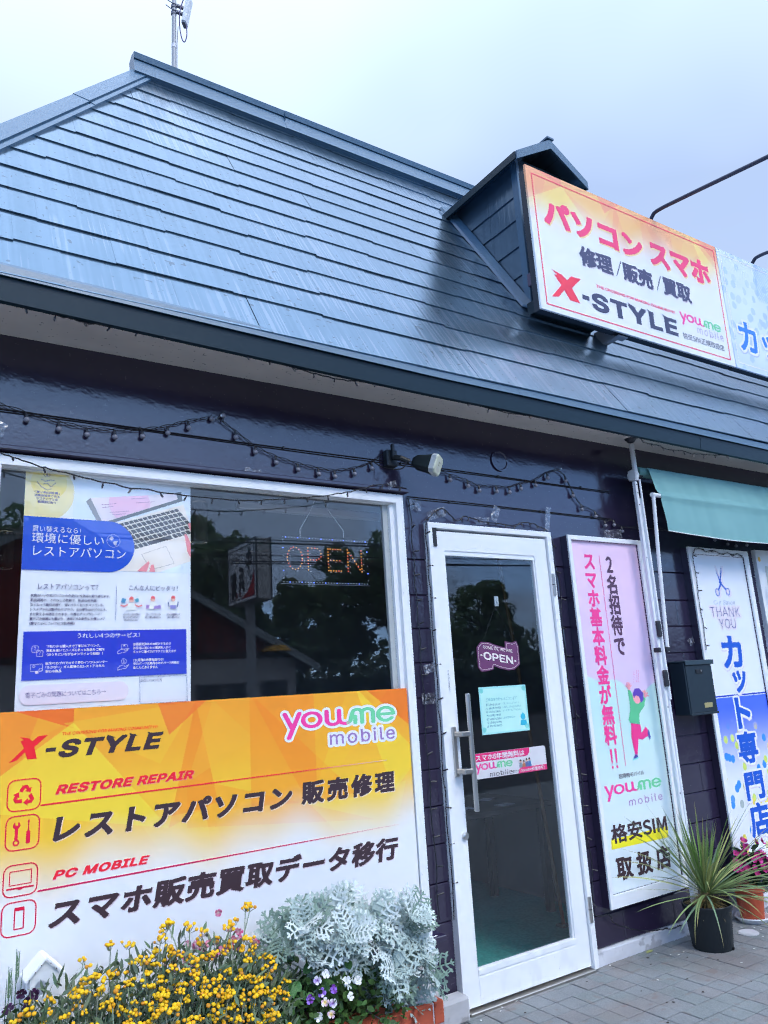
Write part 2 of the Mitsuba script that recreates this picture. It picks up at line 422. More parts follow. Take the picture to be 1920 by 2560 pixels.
# ---------------------------------------------------------------- ground
def structure(k, mesh, bsdf, label, **kw):
    used.add(k); put(k, mesh, bsdf, **kw); labels[k] = {'label': label, 'kind': 'structure'}
g = trimesh.creation.box(bounds=[[-400, -400, -0.6], [400, 400, -0.045]])
structure('ground', g, 'asphalt', 'dark asphalt ground of the car park and street around the shop')
structure('pavement', box(-6.0, 14.0, -5.2, 0.035, -0.2, -0.006), 'grout', 'small grey square paving tiles along the front of the shop')
TX = [2.03 + 0.1008 * i for i in range(24)]
TY = [0.060 - 0.1008 * i for i in range(11)]
k = 0
for j, y in enumerate(TY[:-1]):
    for i, x in enumerate(TX[:-1]):
        if x + 1.18 * (y + 0.1) < 1.62 or (y > -0.03 and False): continue
        if k >= 285: break
        d = 0.0020
        y1 = min(y - d, 0.030)
        z = float(rng.normal(0, 0.0006))
        m = box(x + d, x + 0.1008 - d, y - 0.1008 + d, y1, -0.03, z, 0.0014)
        m.apply_transform(rot([1, 0, 0], float(rng.normal(0, 0.16)), (x, y, 0)))
        obj('tile', m, f'paver_{"abc"[int(rng.choice(3, p=[.5, .22, .28]))]}', 'pavement'); k += 1
far = union_all([sbox(-6.0, -5.2, 14.0, 0.034)]).difference(union_all([sbox(x, y - 0.1008, x + 0.1008, min(y, 0.034)) for y in TY[:-1] for x in TX[:-1] if not x + 1.18 * (y + 0.1) < 1.62]).buffer(1e-4))
m = []
for q in polys(far):
    v, f = trimesh.creation.triangulate_polygon(q, engine='earcut')
    v = np.asarray(v); m.append(trimesh.Trimesh(np.c_[v, np.full(len(v), -0.001)], np.asarray(f), process=False))
obj('tile_field', cat(m), 'far_paving', 'pavement', kind='stuff', label='paving tiles further along the shop front')

# ---------------------------------------------------------------- the shop
shop = thing('shop_building', 'dark purple painted shop with steep blue grey shingle roof, dormer and white framed door', 'shop')
WIN = (0.270, 2.008, 0.345, 2.227)
DOOR = (2.147, 2.962, 0.0, 2.110)
DOOR2 = (4.872, 5.70, 0.0, 2.110)
XL, XR = -0.10, 7.2
openings = union_all([sbox(WIN[0], WIN[2], WIN[1], WIN[3]), sbox(DOOR[0], -0.1, DOOR[1], DOOR[3]), sbox(DOOR2[0], -0.1, DOOR2[1], DOOR2[3])])
wall = obj('wall', slab(sbox(XL, 0.0, XR, 2.70).difference(openings), 0.046, 0.17), 'wall_paint', shop)
obj('upper_board', slab(sbox(XL, 1.934, XR, 2.70).difference(openings), 0.028, 0.0445), 'wall_paint', wall)
for row in range(12):
    z0, z1 = (0.067 if row == 0 else 0.0535 + 0.1553 * row), 0.0535 + 0.1553 * (row + 1)
    if row == 11: z1 = 1.930
    x = XL + (0.0 if row % 2 else 0.195) - 0.4
    while x < 4.99:
        a, b = max(x, XL), min(x + 0.39, 4.99)
        x += 0.39
        if b - a < 0.03: continue
        for q in polys(sbox(a + .0012, z0 + .0014, b - .0012, z1 - .0014).difference(openings)):
            u = q.bounds
            if u[2] - u[0] < 0.012 or u[3] - u[1] < 0.012: continue
            if u[0] > 3.14 and u[2] < 3.60 and u[1] > 0.30: continue
            if u[0] > 4.16 and u[2] < 4.66 and u[1] > 0.30: continue
            dy = float(rng.normal(0, 0.0007))
            obj('block', box(u[0], u[2], 0.028 + dy, 0.0455, u[1], u[3], 0.004), 'wall_paint', wall)
for x0, x1 in ((XL, DOOR[0]), (DOOR[1], DOOR2[0]), (DOOR2[1], XR)):
    left = x0 == XL
    m = box(x0, x1 - 0.003 * left, 0.012 if not left else 0.034, 0.20, -0.05, 0.064 if not left else 0.10, 0.006)
    obj('foundation', m, 'concrete' if left else 'whitewash', shop, label='rough grey white concrete base of the shop wall' if not left else None)
obj('side_wall', box(XL, XL + 0.12, 0.171, 2.42, 0.0, 2.70), 'wall_paint', shop)
obj('side_wall', box(XR - 0.12, XR, 0.171, 2.42, 0.0, 2.70), 'wall_paint', shop)
obj('rear_wall', box(XL, XR, 2.421, 2.55, 0.0, 2.70), 'wall_paint', shop)
# inside
def inside(name, m, c): return obj(name, m, 'matte', shop, color=c)
obj('interior_floor', box(XL + .121, XR - .121, 0.171, 2.420, 0.0, 0.010), 'carpet', shop, label='teal carpet inside the shop')
inside('interior_ceiling', box(XL + .121, XR - .121, 0.171, 2.420, 2.42, 2.46), (0.30, 0.30, 0.30))
inside('interior_rear_panel', box(XL + .122, XR - .122, 2.395, 2.418, 0.012, 2.418), (0.22, 0.22, 0.25))
inside('interior_side_panel', box(XL + .122, XL + .140, 0.172, 2.394, 0.012, 2.418), (0.16, 0.16, 0.17))
inside('interior_partition', box(3.62, 3.68, 0.172, 2.394, 0.012, 2.418), (0.16, 0.16, 0.17))

# roof, in its own frame: s up the slope, n out of it
PITCH = math.radians(58)
RO, RS, RN = np.array([0, -0.3, 2.75]), np.array([0, math.cos(PITCH), math.sin(PITCH)]), np.array([0, -math.sin(PITCH), math.cos(PITCH)])
def on_roof(x, s, n=0.0): return RO + np.array([x, 0, 0]) + s * RS + n * RN
def hip_x(s): return -0.330 + 0.497 * s
S_TOP = 2.83
ridge_y, ridge_z = on_roof(0, S_TOP)[1:]
X_RIDGE = hip_x(S_TOP)
X_END = 8.2
vy = 2 * ridge_y + 0.3
V = np.array([on_roof(hip_x(0), 0, -.012), on_roof(X_END, 0, -.012), [X_END, ridge_y, ridge_z - .02], [X_RIDGE, ridge_y, ridge_z - .02], [hip_x(0), vy, 2.74], [X_END, vy, 2.74]])
F = np.array([[0, 1, 2], [0, 2, 3], [4, 3, 2], [4, 2, 5], [0, 3, 4], [1, 5, 2], [0, 4, 5], [0, 5, 1]])
roof = obj('roof', (V, F), 'shingle', shop, label='steep blue grey shingle roof with hip at one end')
courses = [0.045 + 0.205 * i for i in range(14)]
kinds = ['shingle', 'shingle_dull', 'shingle_sleek']
for r, s0 in enumerate(courses):
    x = -0.9 + float(rng.uniform(0, 0.3)) + 0.14 * (r % 2)
    last = 0.0
    while x < 7.2 - 0.12 * r:
        w = float(rng.uniform(0.30, 0.47))
        drop = float(rng.choice([0.0, 0.006, -0.005, 0.011]))
        lo, hi = s0 - (drop if r else 0.055), min(s0 + 0.205 + 0.035, S_TOP + 0.0)
        gap = 0.0035 if rng.random() < 0.13 else 0.0004
        q = Polygon([(x + gap, lo), (x + w, lo), (x + w, hi), (x + gap, hi)]).intersection(Polygon([(hip_x(0) + .01, -.1), (9, -.1), (9, 3), (hip_x(3) + .01, 3)]))
        x += w
        for q in polys(q):
            c = np.array(q.exterior.coords)[:-1]
            if len(c) < 3 or q.area < 0.003: continue
            t = (c[:, 1] - s0) / 0.205
            top = 0.0105 - 0.0065 * t + float(rng.normal(0, 0.0005))
            bot = top - 0.0058
            n = len(c)
            if Polygon(c).exterior.is_ccw is False:
                c, top, bot = c[::-1], top[::-1], bot[::-1]
            v = np.vstack([[on_roof(a, s, h) for (a, s), h in zip(c, top)], [on_roof(a, s, h) for (a, s), h in zip(c, bot)]])
            f = [[0, i, i + 1] for i in range(1, n - 1)] + [[n, n + i + 1, n + i] for i in range(1, n - 1)]
            for i in range(n):
                j = (i + 1) % n
                f += [[i, n + i, n + j], [i, n + j, j]]
            obj('shingle', (v, np.array(f)), kinds[int(rng.choice(3, p=[.5, .25, .25]))], roof)

def sweep_x(profile, xs, dz=lambda x: 0.0):
    """A closed profile in (y, z) swept along x."""
    p = np.asarray(profile, float); n = len(p)
    v = np.vstack([np.c_[np.full(n, x), p[:, 0], p[:, 1] + dz(x)] for x in xs])
    f = []
    for i in range(len(xs) - 1):
        for j in range(n):
            k = (j + 1) % n
            f += [[i * n + j, i * n + k, (i + 1) * n + k], [i * n + j, (i + 1) * n + k, (i + 1) * n + j]]
    for j in range(1, n - 1):
        f += [[0, j + 1, j], [(len(xs) - 1) * n, (len(xs) - 1) * n + j, (len(xs) - 1) * n + j + 1]]
    return trimesh.Trimesh(v, np.array(f), process=False)

def kick(x): return 0.034 * np.clip((2.1 - x) / 1.85, 0, 1.6) ** 1.25 - 0.012 * np.clip((x - 2.6) / 2.0, 0, 1.5)
def steps(a, b, n): return list(np.linspace(a, b, n))
joints = [-0.40, 0.60, 1.92, 2.535, 4.38, 6.3, X_END]
for i, (a, b) in enumerate(zip(joints[:-1], joints[1:])):
    o = 0.0012 * (i % 2)
    obj('drip_edge', sweep_x([(-0.292 - o, 2.764), (-0.306 - o, 2.748), (-0.316 - o, 2.706), (-0.311 - o, 2.706), (-0.302, 2.746), (-0.288, 2.761)], steps(a, b + 0.004, 12), kick), 'roof_metal', roof, smooth=False)
for a, b in ((-0.38, 3.985), (3.989, X_END)):
    obj('fascia', sweep_x([(-0.3045, 2.708), (-0.296, 2.624), (-0.272, 2.624), (-0.272, 2.708)], steps(a, b, 30), kick), 'fascia_metal', shop, label='dark blue green fascia board under the eave')
obj('soffit', box(-0.40, X_END, -0.270, 0.027, 2.690, 2.704), 'soffit_board', shop, label='narrow beige soffit spotted with dirt')

# ridge and hip caps
cy, cz = ridge_y, ridge_z
a1 = on_roof(0, 2.735, 0.006)[1:]; a2 = on_roof(0, 2.735, 0.040)[1:]; a3 = on_roof(0, 2.862, 0.046)[1:]
a3 = on_roof(0, 2.775, 0.046)[1:]
half = [a1, a2, a3, (cy - 0.036, cz + 0.068), (cy - 0.046, cz + 0.066), (cy - 0.056, cz + 0.102), (cy, cz + 0.118)]
prof = [tuple(q) for q in half] + [(2 * cy - q[0], q[1]) for q in half[-2::-1]]
for i, (a, b) in enumerate(((X_RIDGE - 0.04, 2.06), (2.055, 4.2), (4.195, X_END))):
    pr = [(q[0] + (0.0015 if q[0] > cy else -0.0015) * (i % 2), q[1] + 0.0015 * (i % 2)) for q in prof]
    obj('ridge_cap', sweep_x(pr, [a, b]), 'roof_metal', roof)
A0, A1 = on_roof(hip_x(0), 0), on_roof(hip_x(S_TOP), S_TOP)
hd = A1 - A0; hl = np.linalg.norm(hd); hd = hd / hl
fo = np.array([1, 0, 0]) - hd[0] * hd; fo /= np.linalg.norm(fo)         # across the front plane
sd = np.array([-0.497 * 0 - 0.0, 1.0, 0.0]); sd = sd - sd.dot(hd) * hd; sd /= np.linalg.norm(sd)   # down the side plane
nL = np.cross(hd, sd); nL = nL if nL[0] < 0 else -nL
up = RN + nL; up /= np.linalg.norm(up)
def hip_piece(a, b, lift):
    ps = [up * (0.026 + lift), fo * 0.066 + RN * (0.024 + lift), fo * 0.068 + RN * (0.012 + lift), fo * 0.075 + RN * (0.012 + lift), fo * 0.078 + RN * (0.019 + lift), fo * 0.098 + RN * (0.018 + lift), fo * 0.099 + RN * 0.004]
    qs = [sd * 0.099 + nL * 0.004, sd * 0.098 + nL * (0.018 + lift), sd * 0.066 + nL * (0.024 + lift)]
    loop = ps + [up * -0.03] + qs
    n = len(loop)
    v = np.vstack([[A0 + hd * t + q for q in loop] for t in (a, b)])
    f = []
    for j in range(n):
        k = (j + 1) % n
        f += [[j, n + j, n + k], [j, n + k, k]]
    for j in range(1, n - 1): f += [[0, j, j + 1], [n, n + j + 1, n + j]]
    m = trimesh.Trimesh(v, np.array(f), process=False); m.fix_normals(); return m
for i, (a, b) in enumerate(((-0.04, 0.86), (0.85, 2.19), (2.18, hl - 0.02))):
    hc = obj('hip_cap', hip_piece(a, b, 0.003 * i), 'roof_metal', roof)

# dormer
DX0, DX1, DY, DZ = 3.22, 3.71, 0.19, 3.50
dormer = obj('dormer', box(DX0 + 0.014, DX1 - 0.002, DY + 0.012, 1.05, 3.30, 4.66), 'fascia_metal', shop, label='small gabled dormer behind the shop sign')
obj('front_board', box(DX0 + 0.016, DX1 - 0.004, DY, DY + 0.0115, 3.50, 4.66), 'fascia_metal', dormer)
for i, x in enumerate((DX0 - 0.004, DX1 - 0.024)):
    obj('corner_post', box(x, x + 0.028, DY - 0.010, DY + 0.045, 3.505, 4.655, 0.003), 'roof_metal', dormer)
rows = [3.50, 3.655, 3.845, 4.035, 4.235, 4.40, 4.655]
for i in range(len(rows) - 1):
    z0, z1 = rows[i], rows[i + 1]
    ya = DY + 0.048
    while ya < 0.98:
        yb = ya + float(rng.uniform(0.17, 0.28))
        zr = lambda y: RO[2] + (y + 0.3) * math.tan(PITCH) + 0.02
        dz = float(rng.choice([0, 0.006, -0.004])) if i else 0
        q = sbox(ya, z0 + dz, yb - 0.0015, z1 + 0.02).intersection(Polygon([(0, zr(0)), (1.1, zr(1.1)), (1.1, 5.2), (0, 5.2)])).intersection(sbox(0, 0, 1.1, 4.652))
        for q in polys(q):
            c = np.array(q.exterior.coords)[:-1]
            t = (c[:, 1] - z0) / (z1 - z0)
            xo = DX0 + 0.002 + 0.009 * t
            n = len(c)
            v = np.vstack([np.c_[xo, c], np.c_[xo + 0.011, c]])
            f = [[0, j, j + 1] for j in range(1, n - 1)] + [[n, n + j + 1, n + j] for j in range(1, n - 1)]
            for j in range(n):
                l = (j + 1) % n
                f += [[j, n + j, n + l], [j, n + l, l]]
            m = trimesh.Trimesh(v, np.array(f), process=False); m.fix_normals()
            obj('shingle', m, 'cheek_shingle', dormer)
        ya = yb
# step flashing between the cheek and the roof
fl = np.array([on_roof(DX0 - 0.004, s, n) for s in (0.93, 2.28) for n in (0.030, 0.055)] + [on_roof(DX0 - 0.048, s, 0.026) for s in (0.99, 2.31)] + [on_roof(DX0 - 0.056, s, 0.010) for s in (0.99, 2.31)])
m = trimesh.convex.convex_hull(fl); obj('flashing', m, 'roof_metal', dormer)
# dormer gable roof
gx, gy0, gy1 = (DX0 + DX1) / 2, 0.10, 1.10
GZ, EZ, HW = 4.818, 4.612, 0.325
def gable(side, t, y0, y1, drop=0.0, hw=HW):
    s = side
    q = [(gx, GZ - drop), (gx + s * hw, EZ - drop), (gx + s * hw, EZ - drop - t), (gx, GZ - drop - t * 1.18)]
    v = np.array([[x, y, z] for y in (y0, y1) for x, z in q])
    f = np.array([[0, 1, 2], [0, 2, 3], [4, 6, 5], [4, 7, 6], [0, 4, 5], [0, 5, 1], [1, 5, 6], [1, 6, 2], [2, 6, 7], [2, 7, 3], [3, 7, 4], [3, 4, 0]])
    m = trimesh.Trimesh(v, f, process=False); m.fix_normals(); return m
for s in (-1, 1):
    obj('roof_slope', gable(s, 0.035, gy0 + 0.002, gy1, 0.004, HW - 0.004), 'shingle', dormer)
    obj('bargeboard', gable(s, 0.058, gy0 - 0.012, gy0, 0.0), 'roof_metal', dormer)
    obj('eave_trim', box(gx + s * HW - 0.006, gx + s * HW + 0.006, gy0 + 0.002, gy1, EZ - 0.05, EZ + 0.001), 'fascia_metal', dormer)
obj('ridge_cap', sweep_x([(gy0 - 0.02, GZ), (gy1, GZ), (gy1, GZ + 0.012), (gy0 - 0.02, GZ + 0.012)], [gx - 0.03, gx + 0.03]), 'roof_metal', dormer)

# window
wn = obj('window', slab(ring(sbox(WIN[0], WIN[2], WIN[1], WIN[3]), 0.040), -0.010, 0.040), 'white_frame', shop, label='big white framed shop window')
obj('sash', box(WIN[1] - .0645, WIN[1] - .0405, 0.012, 0.044, WIN[2] + .041, WIN[3] - .045), 'white_frame', wn)
obj('head_sash', box(WIN[0] + .0405, WIN[1] - .0405, 0.020, 0.044, WIN[3] - .0445, WIN[3] - .0405), 'white_frame', wn)
obj('inner_sash', box(WIN[1] - .092, WIN[1] - .065, 0.030, 0.048, WIN[2] + .041, WIN[3] - .0455), 'paint', wn, color=(0.42, 0.44, 0.42))
m = flat(sbox(WIN[0] + .040, WIN[2] + .040, WIN[1] - .080, WIN[3] - .041), 0.038)
obj('pane', m, 'pane', wn)
obj('head_trim', box(WIN[0] - 0.02, 2.03, -0.036, 0.0275, 2.2345, 2.2515, 0.003), 'wall_paint', wn)
sl = obj('sill', box(WIN[0] - 0.02, 2.052, -0.052, 0.0275, 0.322, 0.3445, 0.003), 'wall_paint', wn)
chip = union_all([Point(1.945 + 0.011 * i, 0.004 * math.sin(i * 2.3)).buffer(0.006 + 0.002 * math.sin(i * 3.7)) for i in range(7)])
for q in polys(affinity.translate(chip, 0, -0.036)):
    v, f = trimesh.creation.triangulate_polygon(q, engine='earcut')
    v = np.asarray(v); obj('peeled_paint', (np.c_[v, np.full(len(v), 0.3452)], np.asarray(f)), 'matte', sl, color=(0.7, 0.7, 0.68))

# door
dr_ = obj('door', slab(rrect(2.1735, 2.921, 0.022, 2.070, .002).difference(sbox(2.243, 0.138, 2.834, 1.977)), 0.004, 0.040), 'white_frame', shop, label='white framed glass shop door')
fr = slab(sbox(2.147, 0.006, 2.962, 2.109).difference(sbox(2.170, 0.0, 2.926, 2.083)), -0.006, 0.046)
obj('frame', fr, 'white_frame', dr_)
obj('frame_stop', slab(sbox(2.926, 0.008, 2.9435, 2.082), -0.012, -0.0065), 'white_frame', dr_)
obj('threshold', box(2.171, 2.925, -0.022, 0.06, -0.01, 0.012, 0.003), 'brushed_steel', dr_)
obj('glazing_bead', slab(sbox(2.2432, 1.9545, 2.8338, 1.9768), 0.009, 0.030), 'white_frame', dr_)
obj('glazing_bead', slab(sbox(2.2432, 0.1382, 2.8338, 0.157), -0.002, 0.030), 'white_frame', dr_)
obj('glazing_bead', slab(sbox(2.826, 0.1572, 2.8338, 1.9543), 0.011, 0.030), 'white_frame', dr_)
obj('kick_panel', box(2.246, 2.832, 0.0015, 0.0038, 0.026, 0.128, 0.001), 'white_frame', dr_)
obj('pane', flat(sbox(2.240, 0.150, 2.830, 1.960), 0.020), 'door_pane', dr_)
obj('closer_cover', box(2.1715, 2.1975, -0.0035, 0.0035, 1.993, 2.082, 0.002), 'paint', dr_, color=(0.02, 0.02, 0.022), label='black cover at the top corner of the door')
h = obj('handle', tube([(2.257, -0.062, 0.797), (2.257, -0.062, 0.80), (2.257, -0.062, 1.300), (2.257, -0.062, 1.303)], [0.010, 0.0115, 0.0115, 0.010], 20), 'steel', dr_, smooth=40, label='long round steel pull handle')
obj('backplate', box(2.199, 2.219, -0.0085, 0.0035, 0.945, 1.160, 0.002), 'brushed_steel', h)
for z in (0.968, 1.128): obj('bracket', box(2.203, 2.257, -0.070, -0.009, z - 0.011, z + 0.011, 0.003), 'brushed_steel', h)
obj('lock', cat([moved(lathe([(0, 0.0), (0.0155, 0.0), (0.0155, 0.012), (0.011, 0.018), (0.0, 0.018)], 20), trans(2.227, 0.0035, 0.694) @ rot([1, 0, 0], 90)), box(2.2262, 2.2278, -0.0165, -0.0145, 0.689, 0.699)]), 'steel', dr_)
for z in (1.769, 0.209):
    hg = obj('hinge', tube([(2.9345, -0.0145, z), (2.9345, -0.0145, z + 0.113)], 0.009, 14), 'brushed_steel', dr_, smooth=40)
    obj('knuckle', tube([(2.9345, -0.0145, z + 0.0545), (2.9345, -0.0145, z + 0.0585)], 0.0098, 14), 'paint', hg, color=(0.05, 0.05, 0.05))
lt = words('きれいに閉めて', 'jp', vertical=True)
obj('small_lettering', flat(fit(lt, 2.203, 2.212, 1.315, 1.415), 0.0031), 'print', dr_, color=ink(40, 40, 50))
# the next shop's door, cut by the edge of the picture
d2 = obj('door', slab(sbox(DOOR2[0], 0.006, DOOR2[1], 2.109).difference(sbox(DOOR2[0] + 0.16, 0.14, DOOR2[1] - 0.16, 1.93)), 0.0, 0.044), 'white_frame', shop, label='white door of the salon, at the end of the shop front')
obj('pane', flat(sbox(DOOR2[0] + .15, 0.13, DOOR2[1] - .15, 1.94), 0.022), 'pane', d2)
obj('handle', tube([(4.925, -0.05, 1.70), (4.925, -0.05, 1.88)], 0.010, 12), 'steel', d2, smooth=40)
obj('notice', flat(sbox(4.955, 1.62, 5.01, 2.0), -0.0015), 'print', d2, color=ink(170, 190, 200))
obj('round_sticker', flat(Point(4.905, 2.045).buffer(0.016), -0.0015), 'print', d2, color=ink(235, 190, 90))

# ---------------------------------------------------------------- logos
def youme_logo():
    """(pink part, green part): rounded script letters in a box about 5 x 1.6."""
    w = 0.105
    def ln(p): return LineString(p).buffer(w, quad_segs=6)
    def arc(cx, cz, rx, rz, a0, a1, n=18):
        return [(cx + rx * math.cos(math.radians(a)), cz + rz * math.sin(math.radians(a))) for a in np.linspace(a0, a1, n)]
    y = ln([(0.0, 1.0), (0.30, 0.05)]).union(ln([(0.66, 1.0), (0.16, -0.62)]))
    o = LineString(arc(1.22, 0.5, 0.40, 0.47, 0, 360, 36)).buffer(w)
    u = ln([(1.92, 1.0), (1.92, 0.40)] + arc(2.22, 0.38, 0.30, 0.33, 180, 360) + [(2.52, 1.0)])
    u = u.union(ln([(2.52, 0.40)] + arc(2.80, 0.36, 0.28, 0.31, 180, 300)))
    mm = ln(arc(2.80, 0.36, 0.28, 0.31, 300, 345) + [(3.14, 0.62)] + arc(3.40, 0.70, 0.24, 0.28, 160, 0) + [(3.64, 0.02)])
    mm = mm.union(ln([(3.30, 0.05), (3.30, 0.5)])).union(ln([(3.64, 0.66)] + arc(3.92, 0.70, 0.28, 0.28, 180, 0) + [(4.20, 0.02)]))
    e = LineString(arc(4.86, 0.5, 0.40, 0.47, 0, 318, 30)).buffer(w).union(ln([(4.48, 0.50), (5.24, 0.50)]))
    return y.union(o).union(u), mm.union(e)

def youme(parent, x0, x1, z0, z1, y, halo=None, light=0.0, group_label=None):
    a, b = youme_logo()
    bb = a.union(b).bounds
    k = lambda g: affinity.affine_transform(g, [(x1 - x0) / (bb[2] - bb[0]), 0, 0, (z1 - z0) / (bb[3] - bb[1]), x0 - bb[0] * (x1 - x0) / (bb[2] - bb[0]), z0 - bb[1] * (z1 - z0) / (bb[3] - bb[1])])
    a, b = k(a), k(b)
    if halo:
        printed(parent, 'logo_outline', a.union(b).union(halo[1]).buffer(halo[0]), PAPER, y + 0.0006)
    lg = printed(parent, 'logo', a, ink(228, 70, 165), y)
    printed(lg, 'green_letters', b, ink(105, 205, 165), y)
    return lg

def xlogo(parent, x0, x1, xr, zb, zt, y, shear, red, dark, dash, text_z):
    """The X with its blade, the dash and the word; xr = (x of the word's start, end)."""
    X = Polygon([(0.0, 0.0), (0.26, 0.08), (0.50, 0.42), (0.66, 0.05), (1.0, 0.0), (0.72, 0.60), (1.02, 1.0), (0.74, 1.02), (0.56, 0.80), (0.44, 0.92), (0.06, 1.10), (0.22, 0.88), (0.12, 0.86), (0.34, 0.52)])
    X = Polygon([(-0.04, -0.06), (0.22, 0.02), (0.44, 0.34), (0.62, 0.02), (0.98, 0.02), (0.74, 0.52), (1.12, 1.0), (0.76, 0.98), (0.60, 0.78), (0.42, 0.92), (0.06, 1.0), (0.26, 0.86), (0.14, 0.82), (0.36, 0.50)])
    X = affinity.skew(X, xs=shear, origin=(0, 0))
    lx = printed(parent, 'logo', fit(X, x0, x1, zb, zt), red, y)
    w = words('STYLE', 'en', bold=0.052, space=0.09)
    spikes = []
    bs = []
    x = 0
    for ch in 'STYLE':
        g, adv = glyph(ch, 'en'); bs.append((x, adv, g.bounds)); x += adv + 0.09
    for i in (2, 3, 4):
        x, adv, b = bs[i]
        spikes.append(Polygon([(x - 0.03, 0.86), (x + 0.30, 0.70), (x + 0.10, 0.62)]))
    w = w.union(union_all(spikes[:])) if True else w
    w = affinity.skew(w, xs=shear, origin=(0, 0))
    printed(lx, 'letters', fit(w, xr[0], xr[1], text_z[0], text_z[1]), dark, y)
    d = affinity.skew(sbox(0, 0, 1, 0.4), xs=shear * 0.6, origin=(0, 0))
    printed(lx, 'dash', fit(d, *dash), dark, y)
    return lx

def jp(parent, s, x0, x1, z0, z1, color, y, bold=0.045, shear=0.0, name='lettering', space=0.0, vertical=False, shadow=None, face='jp', px=112):
    g = fit(words(s, face, bold, space, shear, vertical, px), x0, x1, z0, z1)
    if shadow:
        printed(parent, 'lettering_shadow', affinity.translate(g, shadow[0], -shadow[0]).buffer(shadow[0] * 0.5, quad_segs=2), shadow[1], y + 0.0005)
    return printed(parent, name, g, color, y)

DARK, RED, PINK = ink(56, 46, 58), ink(212, 38, 62), ink(228, 66, 150)

# ---------------------------------------------------------------- the orange window banner
bn = thing('window_banner', 'orange and white printed repair shop banner covering the lower half of the window', 'banner')
BX0, BX1, BZ0, BZ1, BY = 0.312, 1.9625, 0.386, 1.3435, -0.004
principled('banner_print', proc(facets(BX0, BX1, BZ0, BZ1, 0.34, 0.62)), 0.36, 0.45)
obj('panel', box(BX0, BX1, BY, BY + 0.004, BZ0, BZ1), 'banner_print', bn)
Y = BY - 0.0012
xlogo(bn, 0.381, 0.495, (0.530, 0.886), 1.183, 1.2615, Y, 14, ink(222, 38, 52), DARK, (0.490, 0.523, 1.207, 1.219), (1.185, 1.247))
jp(bn, 'THE CROSSING FOR MAKING COMMUNITY!!', 0.541, 0.863, 1.2565, 1.2665, ink(236, 70, 40), Y, 0.02, 12, face='en', name='small_lettering')
mob = fit(words('mobile', 'en', 0.008, 0.10), 1.567, 1.886, 1.136, 1.190)
youme(bn, 1.358, 1.895, 1.172, 1.276, Y, halo=(0.010, mob))
printed(bn, 'small_lettering', mob, ink(140, 120, 190), Y)
jp(bn, 'RESTORE REPAIR', 0.525, 0.998, 1.069, 1.099, RED, Y, 0.052, 16, face='en', name='heading', space=0.05, shadow=(0.0016, ink(236, 150, 130)))
jp(bn, 'PC MOBILE', 0.526, 0.839, 0.8075, 0.8345, RED, Y, 0.052, 16, face='en', name='heading', space=0.07, shadow=(0.0016, ink(215, 175, 205)))
sh = ink(190, 190, 215)
jp(bn, 'レストアパソコン', 0.522, 1.391, 0.920, 1.003, DARK, Y, 0.045, 8, shadow=(0.0022, ink(226, 206, 196)), space=0.08)
jp(bn, '販売修理', 1.429, 1.869, 0.922, 1.009, DARK, Y, 0.042, 4, shadow=(0.0022, ink(226, 216, 206)), space=0.16)
jp(bn, 'スマホ販売買取データ移行', 0.519, 1.870, 0.659, 0.749, DARK, Y, 0.042, 8, shadow=(0.0022, sh), space=0.05)
for x1, z0, z1, c in ((1.838, 1.041, 1.052, RED), (1.875, 0.782, 0.791, ink(190, 25, 90))):
    n = 24
    xs = np.linspace(0.482, x1, n)
    zz = z0 + (z1 - z0) * (xs - xs[0]) / (xs[-1] - xs[0])
    hw = 0.0026 * np.clip(1.25 - 0.9 * (xs - xs[0]) / (xs[-1] - xs[0]), 0.25, 1)
    v = np.vstack([np.c_[xs, np.full(n, Y), zz - hw], np.c_[xs, np.full(n, Y), zz + hw]])
    f = np.array([q for i in range(n - 1) for q in ([i, i + 1, n + i + 1], [i, n + i + 1, n + i])])
    t = np.clip((xs - 1.45) / (x1 - 1.45), 0, 1)[:, None]
    col = np.tile(np.array(c) * (1 - t) + np.array((0.82, 0.60, 0.50)) * t, (2, 1))
    obj('rule', (v, f), 'print', bn, color=col)
def icon(z0, z1, x0=0.380, x1=0.482, c=ink(196, 22, 70)):
    return printed(bn, 'icon', ring(rrect(x0, x1, z0, z1, 0.024), 0.0036), c, Y)
crim = ink(196, 22, 70)
i1 = icon(1.030, 1.129, c=RED)
arrows = []
for a in (90, 210, 330):
    q = Polygon([(-0.30, 0.30), (-0.10, 0.62), (0.18, 0.62), (0.30, 0.42), (0.42, 0.50), (0.36, 0.16), (0.02, 0.28), (0.14, 0.34), (0.05, 0.46), (-0.10, 0.20)])
    arrows.append(affinity.rotate(q, a - 90, origin=(0, 0)))
printed(i1, 'symbol', affinity.translate(affinity.scale(union_all(arrows), 0.052, 0.052, origin=(0, 0)), 0.431, 1.077), RED, Y)
i2 = icon(0.912, 1.018, c=ink(205, 30, 70))
wr = LineString([(0, -0.75), (0, 0.40)]).buffer(0.13).union(Point(0, 0.62).buffer(0.30)).difference(sbox(-0.11, 0.62, 0.11, 1.2)).union(Point(0, -0.82).buffer(0.27)).difference(Point(0, -0.82).buffer(0.14))
sd_ = sbox(-0.045, 0.0, 0.045, 0.80).union(Polygon([(-0.08, 0.80), (0.08, 0.80), (0.05, 1.0), (-0.05, 1.0)])).union(rrect(-0.17, 0.17, -1.0, 0.08, 0.12))
sym = affinity.translate(wr, -0.52, 0).union(affinity.translate(sd_, 0.46, 0))
printed(i2, 'symbol', affinity.translate(affinity.scale(sym, 0.036, 0.036, origin=(0, 0)), 0.4315, 0.966), ink(205, 30, 70), Y)
i3 = icon(0.776, 0.872)
